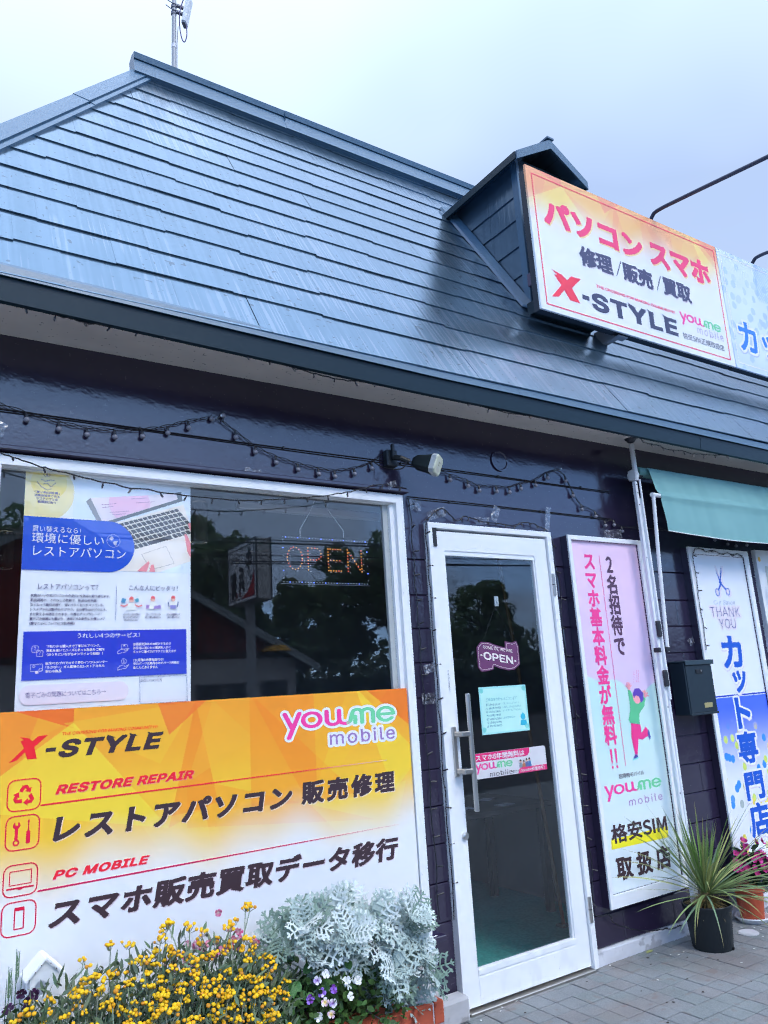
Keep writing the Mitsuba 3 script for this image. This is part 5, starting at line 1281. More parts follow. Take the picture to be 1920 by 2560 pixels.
# roof mast
ms_ = thing('antenna_mast', 'galvanised pole with a white antenna box and looped cable behind the ridge', 'antenna')
MX, MY = 1.398, 1.50
obj('pole', tube([(MX + .004, MY, 4.6), (MX + .002, MY, 5.74), (MX, MY, 7.6)], 0.0155, 16), 'paint', ms_, smooth=40, color=(0.36, 0.37, 0.39))
obj('collar', tube([(MX + .002, MY, 5.755), (MX + .002, MY, 5.785)], 0.0172, 16), 'paint', ms_, smooth=40, color=(0.62, 0.62, 0.68))
bxm = box(-.034, .034, -.016, .016, -.11, .11, .010)
bxm.apply_transform(trans(MX + 0.078, MY - 0.05, 6.055) @ rot([0, 0, 1], 52) @ rot([1, 0, 0], 10))
ab = obj('antenna_box', bxm, 'paint', ms_, color=(0.72, 0.73, 0.74))
bt = box(-.028, .028, -.013, .013, -.004, 0, .001); bt.apply_transform(trans(MX + 0.078, MY - 0.05, 6.055) @ rot([0, 0, 1], 52) @ rot([1, 0, 0], 10) @ trans(0, 0, -.1105))
obj('base_plate', bt, 'paint', ab, color=(0.22, 0.24, 0.28))
for z in (6.10, 6.045):
    obj('clamp', cat([tube([(MX + .05, MY - .03, z + .01), (MX - .02, MY - .018, z + .012), (MX - .085 + (6.1 - z) * .4, MY - .018, z + .028)], .0032, 6), tube([(MX, MY, z - .010), (MX, MY, z + .014)], .0195, 14), box(MX + .014, MX + .060, MY - .035, MY - .012, z - .008, z + .010, .002)]), 'paint', ms_, color=(0.16, 0.17, 0.22))
obj('cable', tube(smooth_path([(MX + .072, MY - .05, 5.945), (MX + .076, MY - .05, 5.86), (MX + .062, MY - .05, 5.795), (MX + .045, MY - .045, 5.81), (MX + .030, MY - .04, 5.90), (MX + .028, MY - .04, 6.02), (MX + .050, MY - .045, 6.14), (MX + .095, MY - .04, 6.26)]), .0040, 8), 'paint', ms_, smooth=True, color=(0.06, 0.05, 0.16))
obj('cable', tube(smooth_path([(MX + .024, MY - .02, 5.93), (MX + .020, MY - .018, 5.84), (MX + .018, MY - .016, 5.70), (MX + .018, MY - .016, 5.0)]), .0022, 6), 'paint', ms_, color=(0.05, 0.05, 0.08))

# lamp arms over the roof signs
for i, (x, lab) in enumerate(((4.276, 'dark bent lamp arm reaching out over the orange roof sign'), (5.50, 'dark bent lamp arm reaching out over the pale blue roof sign'))):
    la = thing('lamp_arm', lab, 'lamp', 'lamp arms over the roof signs')
    p = smooth_path([(x, 0.010, 3.7), (x, 0.005, 4.30), (x, -0.005, 4.385), (x, -0.030, 4.430), (x, -0.085, 4.448), (x, -0.30, 4.420), (x, -0.75, 4.352), (x, -1.20, 4.285)], 7)
    obj('arm', tube(p, 0.0135, 12), 'paint', la, smooth=True, color=(0.035, 0.045, 0.085))
    hd2 = obj('lamp_head', moved(loft([oct_(.05, .05, .02, .06), oct_(.07, .07, .02, 0.0), oct_(.09, .08, .02, -.06)]), trans(x, -1.26, 4.26) @ rot([1, 0, 0], -35)), 'paint', la, color=(0.03, 0.035, 0.045))
    obj('lens', moved(loft([oct_(.085, .075, .02, -.0602), oct_(.080, .070, .02, -.064)]), trans(x, -1.26, 4.26) @ rot([1, 0, 0], -35)), 'gloss', hd2, color=(0.6, 0.62, 0.6))

# ---------------------------------------------------------------- flower bed
def colours(n, c, spread=0.15, seed=0):
    rg = np.random.default_rng(seed)
    return np.clip(np.asarray(c) * rg.uniform(1 - spread, 1 + spread, (n, 1)) * rg.uniform(1 - spread * .4, 1 + spread * .4, (n, 3)), 0.003, 0.95)

pl = thing('brick_planter', 'low flower bed edged with bright red painted bricks, against the wall left of the door', 'planter')
labels[pl]['label'] = 'low flower bed edged with bright red painted bricks, under the orange window banner'
for row in range(3):
    x = 1.818
    if row == 1: 
        x -= 0.0
    k = 0
    while x > -0.3:
        w = (0.050 if row % 2 == 0 else 0.16) if k == 0 else 0.215
        z0 = 0.0 + 0.079 * row
        obj('brick', box(x - w + .002, x - .002, -0.327 + float(rng.normal(0, .001)), -0.205, z0 + .002, z0 + .077, .005), 'red_brick', pl)
        x -= w; k += 1
obj('mortar', box(-0.3, 1.814, -0.322, -0.21, 0.0, 0.232), 'concrete', pl)
obj('end_cap', box(1.700, 1.818, -0.2035, -0.150, 0.0, 0.252, .006), 'red_brick', pl)
obj('soil', box(-0.3, 1.699, -0.2035, 0.0, 0.0, 0.205), 'soil', pl)
thing1('slate_tray', moved(box(-.062, .062, -.045, .045, 0, .006, .002), trans(1.742, -0.262, 0.2375) @ rot([0, 0, 1], -14)), 'concrete', 'grey slate tray lying on the end of the red brick edging', 'tray')
gb = thing1('grey_board', moved(box(-.085, .085, -.006, .006, 0, .235, .003), trans(1.925, -0.028, 0.085) @ rot([1, 0, 0], -4)), 'concrete', 'grey board leaning on the wall behind the silver leaved plant', 'board')
thing1('base_stone', moved(box(-.075, .075, -.05, .03, 0, .10, .012), trans(2.070, -0.005, 0)), 'concrete', 'rough concrete block at the foot of the wall beside the red bricks', 'stone')

# yellow button-flower bush
yb = thing('yellow_flower_bush', 'dense bush of small yellow button flowers on grey green stems, in the red brick bed', 'flowers')
def head_mesh(seed):
    rg = np.random.default_rng(seed)
    n = int(rg.integers(5, 10)); ms = []
    pts = []
    for i in range(200):
        p = np.array([rg.normal(0, .0105), rg.normal(0, .0075), 0.0]); p[2] = -0.35 * abs(p[0]) + rg.normal(0, .0035)
        if all(np.linalg.norm(p - q) > .0085 for q in pts): pts.append(p)
        if len(pts) >= n: break
    cols = []
    for p in pts:
        r = rg.uniform(.0052, .0074)
        m = trimesh.creation.icosphere(1, r); m.apply_transform(np.diag([1, 1, .82, 1])); 
        jit = 1 + 0.06 * rg.standard_normal(len(m.vertices))
        m.vertices = m.vertices * jit[:, None] + p
        c = np.array([0.90, rg.uniform(.42, .60), .012]) * rg.uniform(.80, 1.04)
        if rg.random() < .07: c = np.array([.62, .26, .02])
        cc = np.tile(c, (len(m.vertices), 1))
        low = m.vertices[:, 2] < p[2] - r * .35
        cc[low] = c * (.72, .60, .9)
        ms.append(m); cols.append(cc)
        st = tube([p - [0, 0, r * .6], [p[0] * .3, p[1] * .3, -.022]], .0011, 4, False)
        ms.append(st); cols.append(np.tile((.16, .20, .12), (len(st.vertices), 1)))
    return cat(ms), np.clip(np.vstack(cols), 0, .93)
heads = []
for s in range(10):
    m, c = head_mesh(100 + s); heads.append(plydict(m, 'leaf', True, c))
YB = -0.28
ex_ = np.array([.28, .35, .385, .52, .66, .82, .95, 1.08, 1.17, 1.28, 1.40])
ez_ = np.array([.485, .520, .545, .598, .614, .628, .624, .590, .520, .455, .38])
def env(x): return np.interp(x, ex_, ez_) - .010
rg = np.random.default_rng(5)
pos = []
tries = 0
while len(pos) < 288 and tries < 60000:
    tries += 1
    x = rg.uniform(.27, 1.33); t = rg.uniform(0, 1.0) ** 0.85
    if t < .06 and rg.random() < .35: t = 0
    y = YB - .27 * t + rg.normal(0, .022)
    z = env(x * 1.0) - .30 * t - abs(rg.normal(0, .016)) + (rg.random() < .10) * rg.uniform(.0, .035) * (t < .2)
    if z < .235 or x > 1.215 + (y + .28) * .48: continue
    p = np.array([x, y, z])
    if all(np.linalg.norm((p - q) * (1, .55, 1)) > .0262 for q in pos): pos.append(p)
tall = [(.560, .634), (.800, .690), (.873, .660), (.905, .640), (.985, .650), (1.012, .648), (1.060, .682), (1.082, .676), (.800, .668), (.69, .648), (.64, .652), (.77, .655)]
for x, z in tall: pos.append(np.array([x * 1.012, -.30 + rg.normal(0, .02), z * .985 + .008]))
pos = pos[:300]
stems, scol = [], []
for i, p in enumerate(pos):
    tilt = rg.normal(0, 14, 2)
    mt = trans(*p) @ rot([1, 0, 0], tilt[0] + 14) @ rot([0, 1, 0], tilt[1]) @ rot([0, 0, 1], rg.uniform(0, 360)) @ np.diag([*(3 * [rg.uniform(.74, 1.16)]), 1])
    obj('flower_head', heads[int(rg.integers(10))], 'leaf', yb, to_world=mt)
    base = np.array([p[0] * .85 + .12 + rg.normal(0, .03), min(p[1] + .10, -.17) + rg.normal(0, .02), max(.21, p[2] - .30)])
    mid = (p + base) / 2 + [rg.normal(0, .01), -.015, .02]
    m = tube(smooth_path([p - [0, 0, .016], mid, base], 4), .0017, 4, False)
    stems.append(m); scol.append(colours(1, (.30, .37, .26), .25, i).repeat(len(m.vertices), 0))
obj('stems', cat(stems), 'leaf', yb, color=np.vstack(scol), kind='stuff')
def blades(centres, dirs, length, width, col, seed, cup=0.0):
    """Many small lance-shaped leaves, each a bent strip of six triangles."""
    rg = np.random.default_rng(seed)
    n = len(centres)
    d = dirs / np.linalg.norm(dirs, axis=1, keepdims=True)
    s = np.cross(d, rg.standard_normal((n, 3))); s /= np.linalg.norm(s, axis=1, keepdims=True)
    u = np.cross(s, d)
    L = length * rg.uniform(.6, 1.25, (n, 1)); Wd = width * rg.uniform(.7, 1.25, (n, 1))
    bend = rg.uniform(-.25, .10, (n, 1)) * L
    v = np.stack([centres, centres + d * L * .35 + s * Wd + u * bend * .2, centres + d * L * .35 - s * Wd + u * bend * .2, centres + d * L * .7 + s * Wd * .8 + u * bend * .6, centres + d * L * .7 - s * Wd * .8 + u * bend * .6, centres + d * L + u * bend], 1)
    f = np.array([[0, 1, 2], [1, 3, 2], [2, 3, 4], [3, 5, 4]])
    F_ = (f[None] + (np.arange(n) * 6)[:, None, None]).reshape(-1, 3)
    c = colours(n, col, .28, seed).repeat(6, 0)
    return trimesh.Trimesh(v.reshape(-1, 3), F_, process=False), c
n = 8200
x = rg.uniform(.24, 1.42, n); t = rg.uniform(0, 1, n)
dep = rg.uniform(.006, .17, n)
ct_ = np.c_[x, YB + .05 - .26 * t + rg.normal(0, .03, n), env(x) - .30 * t - dep]
ct_ = ct_[(ct_[:, 2] > .17) & (ct_[:, 0] < 1.24 + (ct_[:, 1] + .28) * .48)]
dirs = np.c_[rg.normal(0, .55, len(ct_)), rg.normal(-.30, .45, len(ct_)), rg.uniform(.1, 1.2, len(ct_))]
m, c = blades(ct_, dirs, .050, .0052, (.155, .215, .130), 31)
obj('foliage', m, 'leaf', yb, color=c, kind='stuff')
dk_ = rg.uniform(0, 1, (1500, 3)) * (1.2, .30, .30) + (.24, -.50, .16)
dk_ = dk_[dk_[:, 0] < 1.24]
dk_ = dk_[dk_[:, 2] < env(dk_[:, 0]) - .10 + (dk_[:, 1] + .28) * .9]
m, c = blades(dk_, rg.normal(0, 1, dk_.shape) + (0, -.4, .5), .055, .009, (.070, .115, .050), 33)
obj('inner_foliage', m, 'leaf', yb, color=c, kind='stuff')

def petal_flower(r, cols, eye, seed, n=5, wave=.15, cup=.25):
    """A flower of n rounded petals facing +z."""
    rg = np.random.default_rng(seed)
    v, f, cc = [], [], []
    for i in range(n):
        a = 2 * math.pi * i / n + rg.normal(0, .1)
        k = len(v)
        e = np.array([math.cos(a), math.sin(a)]); s = np.array([-e[1], e[0]])
        R = r * rg.uniform(.88, 1.1)
        row = [(0.04, 0), (.45, -.36), (.45, .36), (.85, -.42), (.85, .42), (1.0, 0)]
        for q, (a_, b_) in enumerate(row):
            xy = e * R * a_ + s * R * b_
            v.append([*xy, R * (cup * a_ * a_ + wave * rg.normal() * a_)])
            base = np.array(cols[i % len(cols)])
            cc.append(np.array(eye) if q == 0 else (base * .6 + np.array(eye) * .4 if q < 3 and eye is not None else base))
        f += [[k, k + 1, k + 2], [k + 1, k + 3, k + 2], [k + 2, k + 3, k + 4], [k + 3, k + 5, k + 4]]
    return trimesh.Trimesh(np.array(v), np.array(f), process=False), np.clip(np.array(cc), .004, .93)
def face(p, to, spin=0):
    z = np.asarray(to, float); z /= np.linalg.norm(z)
    x_ = np.cross([0, 0, 1.0], z); x_ /= np.linalg.norm(x_)
    m = np.eye(4); m[:3, 0], m[:3, 1], m[:3, 2], m[:3, 3] = x_, np.cross(z, x_), z, p
    return m @ rot([0, 0, 1], spin)

# pink and white flowers behind the yellow ones
pf = thing('pink_flower_plant', 'pink and white flowers half hidden at the back of the yellow bush', 'flowers')
pinks = [((.75, .07, .26), (.80, .42, .55)), ((.80, .60, .66), (.78, .30, .45)), ((.62, .05, .20), (.75, .20, .38))]
for i in range(46):
    g0 = [(.875, .555), (.945, .578), (1.035, .560), (1.10, .530), (.87, .520), (.99, .55)][i % 6]
    p = np.array([g0[0] + rg.normal(0, .026), -.225 + rg.normal(0, .03), g0[1] + .008 + rg.normal(0, .022)])
    m, c = petal_flower(.0125, pinks[i % 3], (.75, .55, .5), 300 + i, 5, .25)
    obj('flower', plydict(m, 'leaf', False, c), 'leaf', pf, to_world=face(p, (rg.normal(-.2, .5), -1, rg.normal(.3, .5)), rg.uniform(0, 72)))
st_ = [tube([(x_ + rg.normal(0, .02), -.23, z_), (x_, -.20, .21)], .002, 4, False) for x_, z_ in [(.86 + .03 * i, .52) for i in range(9)]]
obj('stems', cat(st_), 'leaf', pf, color=(.10, .15, .07), kind='stuff')
th_ = thing('clover_head', 'single dry brown clover head on a thin stem beside the silver plant', 'flower')
obj('bloom', moved(trimesh.creation.icosphere(2, .009), trans(1.115, -.25, .552)), 'matte', th_, smooth=True, color=(.26, .14, .12))
obj('stem', tube([(1.115, -.25, .545), (1.112, -.25, .50), (1.10, -.24, .42), (1.10, -.23, .21)], .0012, 5), 'leaf', th_, color=(.10, .13, .07))

# dusty miller: silver, deeply cut leaves
dm = thing('silver_leaf_bush', 'big silvery white bush with deeply cut felted leaves, spilling over the red bricks', 'bush')
def cut_leaf(seed, lobes=5, broad=1.0):
    rg = np.random.default_rng(seed)
    parts = [LineString([(0, -.25), (0, .92)]).buffer(.022)]
    for i in range(lobes):
        t = .10 + .80 * i / lobes
        for s in (-1, 1):
            L = (.40 - .16 * abs(t - .40) * 2) * rg.uniform(.85, 1.15) * broad
            tip = (s * L, t + .30 * L + .10)
            parts.append(LineString([(0, t), (s * L * .5, t + .10), tip]).buffer(.026 * broad, quad_segs=2))
            for q in (.55, .85):
                bx_, bz_ = s * L * q, t + .25 * L * q + .06
                for d in (1, -1):
                    parts.append(LineString([(bx_, bz_), (bx_ + s * .06, bz_ + d * .10)]).buffer(.022 * broad, quad_segs=1))
    for d in (-1, 0, 1): parts.append(LineString([(0, .88), (d * .10, 1.02 - .04 * abs(d))]).buffer(.026, quad_segs=2))
    g = union_all(parts).buffer(.006).buffer(-.006).simplify(.009)
    vs, fs, n = [], [], 0
    cuts = np.linspace(-.3, 1.1, 8)
    for a, b in zip(cuts[:-1], cuts[1:]):
        for q in polys(g.intersection(sbox(-1, a, 1, b))):
            v, f = trimesh.creation.triangulate_polygon(q, engine='earcut')
            vs.append(np.asarray(v)); fs.append(np.asarray(f) + n); n += len(v)
    v = np.vstack(vs); f = np.vstack(fs)
    z = -.30 * np.clip(v[:, 1], 0, 2) ** 2 + .35 * np.abs(v[:, 0]) ** 1.3 + rg.normal(0, .010, len(v)) + .05 * np.sin(v[:, 0] * 9 + seed)
    return trimesh.Trimesh(np.c_[v[:, 0], v[:, 1], z], f, process=False)
leaf_pl = []
for s in range(5):
    m = cut_leaf(50 + s, 4 + s % 2, 1.0 + .12 * (s % 3))
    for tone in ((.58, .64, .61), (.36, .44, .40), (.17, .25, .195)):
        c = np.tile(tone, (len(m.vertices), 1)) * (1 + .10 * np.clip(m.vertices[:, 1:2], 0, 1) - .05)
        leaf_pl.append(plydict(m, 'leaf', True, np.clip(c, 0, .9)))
outline = Polygon([(1.323, .676), (1.444, .650), (1.524, .636), (1.59, .62), (1.657, .642), (1.758, .594), (1.828, .543), (1.815, .47), (1.823, .42), (1.867, .337), (1.789, .292), (1.800, .20), (1.72, .215), (1.649, .233), (1.532, .265), (1.50, .35), (1.383, .419), (1.30, .47), (1.224, .514), (1.176, .58), (1.25, .623)])
tips, tr_ = [], 0
while len(tips) < 36 and tr_ < 20000:
    tr_ += 1
    x, z = rg.uniform(1.15, 1.88), rg.uniform(.16, .69)
    if not outline.buffer(-.046).contains(Point(x + .030, z + .018)): continue
    if all((x - a) ** 2 + (z - b) ** 2 > .058 ** 2 for a, b, _ in tips):
        dd = outline.exterior.distance(Point(x, z))
        tips.append((x, z, -.17 - .17 * min(1, dd / .12) + rg.normal(0, .045)))
count = 0
core = np.array([1.52, .02, .34])
stm = []
for x, z, y in tips:
    p = np.array([x, y, z])
    ax = p - core; ax /= np.linalg.norm(ax); ax = ax * .7 + np.array([0, -.25, .45]); ax /= np.linalg.norm(ax)
    stm.append(tube(smooth_path([p, p - ax * .08 + [0, .02, -.03], core + rg.normal(0, .07, 3) * (1.6, .4, .3) + [0, -.12, -.10]], 4), .0032, 5, False))
    nl = 8
    for i in range(nl):
        if count >= 290: break
        a = 360 / nl * i + rg.normal(0, 24)
        spread = rg.uniform(18, 88)
        s = rg.uniform(.074, .116) * (1.0 if z > .3 else 1.1)
        zax = ax
        m = face(p, zax, a) @ rot([1, 0, 0], 90 - spread) 
        # leaf grows along +y of its mesh: tip it away from the shoot's axis
        m = face(p, zax, a) @ rot([1, 0, 0], 90 - spread) @ np.diag([s, s, s, 1])
        outer = spread < 50
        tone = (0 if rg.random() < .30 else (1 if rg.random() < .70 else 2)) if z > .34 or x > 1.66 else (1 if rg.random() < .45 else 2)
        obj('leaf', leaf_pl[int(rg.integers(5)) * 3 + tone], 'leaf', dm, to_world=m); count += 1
obj('stems', cat(stm), 'leaf', dm, color=(.36, .42, .39), kind='stuff')
# long shoots that reach the outline
# green leaves, white and purple pansies in front of it
pn = thing('pansy_plant', 'green leaved pansies with white and purple flowers below the silver bush', 'flowers')
n = 1500
ct_ = np.c_[rg.uniform(1.14, 1.62, n), rg.uniform(-.37, -.14, n), rg.uniform(.20, .47, n)]
keep = ct_[:, 2] < .44 - np.abs(ct_[:, 0] - 1.33) * .25 + (ct_[:, 1] + .26) * .25
m, c = blades(ct_[keep], rg.normal(0, .8, (int(keep.sum()), 3)) + (0, -.7, .35), .034, .0085, (.060, .125, .030), 41)
obj('foliage', m, 'leaf', pn, color=c, kind='stuff')
wh, vi, pu2, ye = (.80, .78, .80), (.30, .16, .62), (.16, .03, .30), (.8, .55, .05)
fl_pos = [(1.309, .412, 0), (1.340, .423, 1), (1.419, .386, 1), (1.462, .377, 1), (1.367, .371, 2), (1.321, .373, 3), (1.278, .362, 2), (1.333, .341, 4), (1.363, .331, 0), (1.431, .336, 1), (1.354, .300, 4), (1.307, .305, 1)]
for i, (x, z, k) in enumerate(fl_pos):
    cols = [[wh, wh, (.50, .40, .70)], [wh], [vi, pu2, vi], [vi, (.7, .6, .8)], [(.72, .50, .68), wh]][k]
    m, c = petal_flower(.0145, cols, [pu2, (.75, .75, .60), pu2, pu2, ye][k], 600 + i)
    p = EYE + (np.array([x, -.32, z]) - EYE) * 0.985
    obj('flower', plydict(m, 'leaf', False, c), 'leaf', pn, to_world=face(p, (rg.normal(-.35, .3), -1, rg.normal(.35, .2)), rg.uniform(0, 72)))
big_l = []
for i in range(16):
    p = (rg.uniform(1.16, 1.44), rg.uniform(-.33, -.24), rg.uniform(.33, .47))
    q = Polygon([(0, 0), (.32, .28), (.40, .62), (.22, .90), (0, 1.02), (-.22, .90), (-.40, .62), (-.32, .28)])
    v, f = trimesh.creation.triangulate_polygon(q.segmentize(.3), engine='earcut'); v = np.asarray(v)
    m = trimesh.Trimesh(np.c_[v, .35 * np.abs(v[:, 0]) - .2 * v[:, 1] ** 2], np.asarray(f), process=False)
    s = rg.uniform(.030, .052)
    m.apply_transform(face(p, (rg.normal(-.2, .5), -1, rg.uniform(.2, 1.2)), rg.uniform(-70, 70)) @ np.diag([s, s, s, 1]))
    obj('leaf', m, 'leaf', pn, smooth=True, color=tuple(np.array((.055, .155, .040)) * rg.uniform(.7, 1.3)))

# left end of the bed
bh = thing('bird_house', 'small white wooden bird house standing behind the yellow flowers', 'bird house')
bcx, bcy = .492, -.125
obj('front_board', slab(Polygon([(.451, .40), (.533, .40), (.533, .566), (.492, .607), (.451, .566)]).difference(affinity.scale(Point(.481, .535).buffer(.017), 1, 1.25)), bcy - .004, bcy + .004), 'matte', bh, color=(.74, .74, .73))
obj('side_board', box(.451, .457, bcy + .0045, bcy + .07, .40, .566), 'matte', bh, color=(.70, .70, .70))
obj('side_board', box(.527, .533, bcy + .0045, bcy + .07, .40, .566), 'matte', bh, color=(.70, .70, .70))
for s in (-1, 1):
    m = box(-.075, 0.003, -.012, .085, 0, .008, .002); m = moved(m, rot([0, 1, 0], -45)) if s < 0 else moved(moved(m, np.diag([-1, 1, 1, 1.])), rot([0, 1, 0], 45))
    if s > 0: m.invert()
    k = obj('roof_board', moved(m, trans(bcx, bcy - .004, .6115 + .0008 * s)), 'matte', bh, color=(.80, .80, .80))
    for q in (.018, .040, .062):
        obj('nail', moved(trimesh.creation.icosphere(1, .0016), trans(bcx + s * q * .74, bcy - .0165, .6135 - q * .74)), 'matte', k, color=(.04, .035, .03))
wd = thing('weed_stalk', 'tall green weed stalks with narrow seed pods beside the bird house', 'weed')
for i, (x0, z0, x1, z1) in enumerate(((.413, .30, .413, .654), (.398, .30, .394, .612), (.392, .32, .386, .585), (.405, .33, .402, .58), (.422, .35, .428, .60))):
    p = smooth_path([(x0, -.14, z0), ((x0 + x1) / 2 - .004, -.142, (z0 + z1) / 2), (x1, -.14, z1)], 5)
    obj('stem', tube(p, [.0014] * (len(p) - 1) + [.0005], 5), 'leaf', wd, color=(.10, .17, .11))
    if i < 2:
        for j in range(11):
            z = z1 - .005 - .0062 * j
            s = 1 if j % 2 else -1
            obj('pod', tube([(x1, -.14, z - .018), (x1 + s * .0035, -.142, z - .008), (x1 + s * .0045, -.143, z + .012)], [.0010, .0019, .0006], 5), 'leaf', wd, color=(.15, .24, .13))
dp = thing('dark_pansy', 'almost black purple pansies with dull leaves in front of the bird house', 'flowers')
for i, (x, z) in enumerate(((.417, .556), (.452, .546), (.440, .528), (.386, .524), (.352, .52), (.434, .512))):
    m, c = petal_flower(.0165, [(.035, .008, .040), (.06, .010, .06)], (.02, .005, .02), 700 + i)
    p = EYE + (np.array([x, -.20, z]) - EYE) * 0.99
    obj('flower', plydict(m, 'leaf', False, c), 'leaf', dp, to_world=face(p, (rg.normal(-.6, .5), -1, rg.normal(.2, .4)), rg.uniform(0, 72)))
ct_ = np.c_[rg.uniform(.28, .47, 260), rg.uniform(-.30, -.14, 260), rg.uniform(.30, .525, 260)]
m, c = blades(ct_, rg.normal(0, .8, ct_.shape) + (0, -.5, .5), .036, .008, (.050, .095, .035), 43)
obj('foliage', m, 'leaf', dp, color=c, kind='stuff')

# ---------------------------------------------------------------- potted plants
PC = np.array([3.590, -0.180])
gp = thing('potted_plant', 'spiky palm lily with long narrow green and yellow leaves in a black plastic pot', 'plant')
pot = obj('pot', lathe([(0, .004), (.088, .004), (.093, 0.0), (.096, .004), (.112, .172), (.112, .178), (.118, .180), (.121, .202), (.118, .206), (.113, .204), (.108, .180), (0, .176)], 44, (*PC, 0)), 'paint', gp, smooth=35, color=(.008, .013, .016), label='black plastic flower pot')
obj('soil', lathe([(.108, .178), (.06, .190), (0, .196)], 24, (*PC, 0)), 'soil', pot)
pot_scar = obj('drain_notch', moved(box(-.012, .012, -.004, .004, 0, .011, .002), trans(PC[0] + .030, PC[1] - .092, 0.001) @ rot([0, 0, 1], 18)), 'matte', pot, color=(.004, .004, .004))
def strap_leaf(base, az, el, length, width, droop, col, tipc, twist=0.0, segs=9):
    """A long narrow leaf: rises at elevation el and bends under its weight."""
    d = np.array([math.cos(az), math.sin(az)])
    pts, e, p = [], math.radians(el), np.array([base[0], base[1], base[2]], float)
    ds = length / segs
    for i in range(segs + 1):
        pts.append(p.copy())
        p = p + ds * np.array([d[0] * math.cos(e), d[1] * math.cos(e), math.sin(e)])
        e -= math.radians(droop) * (0.35 + 1.3 * i / segs) / segs
    pts = np.array(pts)
    t = np.linspace(0, 1, segs + 1)
    w = width * np.clip(np.minimum(.55 + 2.2 * t, 1.0) * (1 - t ** 3.0), .03, 1)
    s = np.array([-d[1], d[0], 0.0])
    tw = twist * t
    up_v = np.gradient(pts, axis=0); up_v /= np.linalg.norm(up_v, axis=1, keepdims=True)
    nrm = np.cross(s[None], up_v)
    side = np.cos(tw)[:, None] * s + np.sin(tw)[:, None] * nrm
    keel = -np.cross(side, up_v) * (w * .35)[:, None]
    v = np.vstack([pts - side * w[:, None], pts + keel * 1.0, pts + side * w[:, None]])
    k = segs + 1
    f = []
    for i in range(segs):
        for a in (0, k):
            f += [[a + i, a + i + 1, a + k + i + 1], [a + i, a + k + i + 1, a + k + i]]
    c = np.array(col)[None] * (1 - np.clip((t - .72) / .28, 0, 1))[:, None] + np.array(tipc)[None] * np.clip((t - .72) / .28, 0, 1)[:, None]
    return trimesh.Trimesh(v, np.array(f), process=False), np.tile(c, (3, 1))
rg2 = np.random.default_rng(17)
crown = np.array([PC[0] + .004, PC[1], .238])
leaf_list = []
for i in range(104):
    u = i / 104
    el = 87 - 82 * u ** 1.0 + rg2.normal(0, 6)
    az = rg2.uniform(0, 2 * math.pi)
    # fewer leaves can lie towards the wall
    if math.sin(az) > .45 and el < 55: az = -az
    L = rg2.uniform(.36, .56)
    if i < 34: L = rg2.uniform(.26, .44)
    leaf_list.append((az, el, L, rg2.uniform(.0050, .0082), rg2.uniform(5, 60) * (1.2 - el / 90)))
for az, el, L, drp in ((3.25, 8, .60, 12), (3.05, 22, .62, 20), (3.4, 2, .50, 30), (3.15, 35, .60, 22), (2.95, 48, .60, 15), (3.3, 58, .55, 6), (3.45, -4, .42, 18), (3.9, 5, .40, 85), (4.3, 28, .36, 150), (3.6, 12, .46, 90), (-.2, 22, .60, 30), (-.05, 12, .60, 20), (-.5, 15, .55, 60), (-.7, 25, .50, 95), (.1, 40, .55, 15), (3.2, 15, .62, 8), (2.9, 60, .56, 6)):
    leaf_list.append((az, el, L, .0062, drp))
for i, (az, el, L, w, drp) in enumerate(leaf_list):
    fr_ = rg2.random()
    col = np.array((.25, .34, .13)) * rg2.uniform(.75, 1.25) if fr_ < .62 else (np.array((.42, .45, .16)) * rg2.uniform(.8, 1.2) if fr_ < .88 else np.array((.22, .33, .19)) * rg2.uniform(.8, 1.2))
    if el > 62: col = np.array((.20, .34, .08)) * rg2.uniform(.8, 1.25)
    tipc = (.42, .32, .12) if rg2.random() < .5 else col * .9
    b = crown + np.array([math.cos(az) * .016, math.sin(az) * .016, .02 * math.sin(math.radians(max(el, 0)))])
    m, c = strap_leaf(b, az, el, L, w * .88, drp, np.array(col) * .80, np.array(tipc) * .85, rg2.normal(0, .6))
    if (m.vertices[:, 1] > .015).any():
        m.vertices[:, 1] = np.where(m.vertices[:, 1] > -.02, -.02 - .10 * (m.vertices[:, 1] + .02), m.vertices[:, 1])
    m.vertices[:, 2] = np.maximum(m.vertices[:, 2], .010)
    obj('leaf', m, 'leaf', gp, smooth=True, color=np.clip(c, .01, .9))
dry, dc = [], []
for i in range(170):
    az = rg2.uniform(0, 2 * math.pi)
    m, c = strap_leaf(crown - [0, 0, .022], az, rg2.uniform(-30, 20), rg2.uniform(.07, .15), .0028, rg2.uniform(10, 70), np.array((.36, .24, .08)) * rg2.uniform(.5, 1.2), (.42, .33, .16), 0, 4)
    dry.append(m); dc.append(c)
obj('dry_leaves', cat(dry), 'leaf', gp, color=np.vstack(dc), kind='stuff', label='dry tan leaves round the base of the plant')
obj('stem_base', lathe([(.030, .186), (.034, .205), (.024, .250), (0, .262)], 16, (*PC, 0)), 'matte', gp, smooth=True, color=(.16, .12, .05))

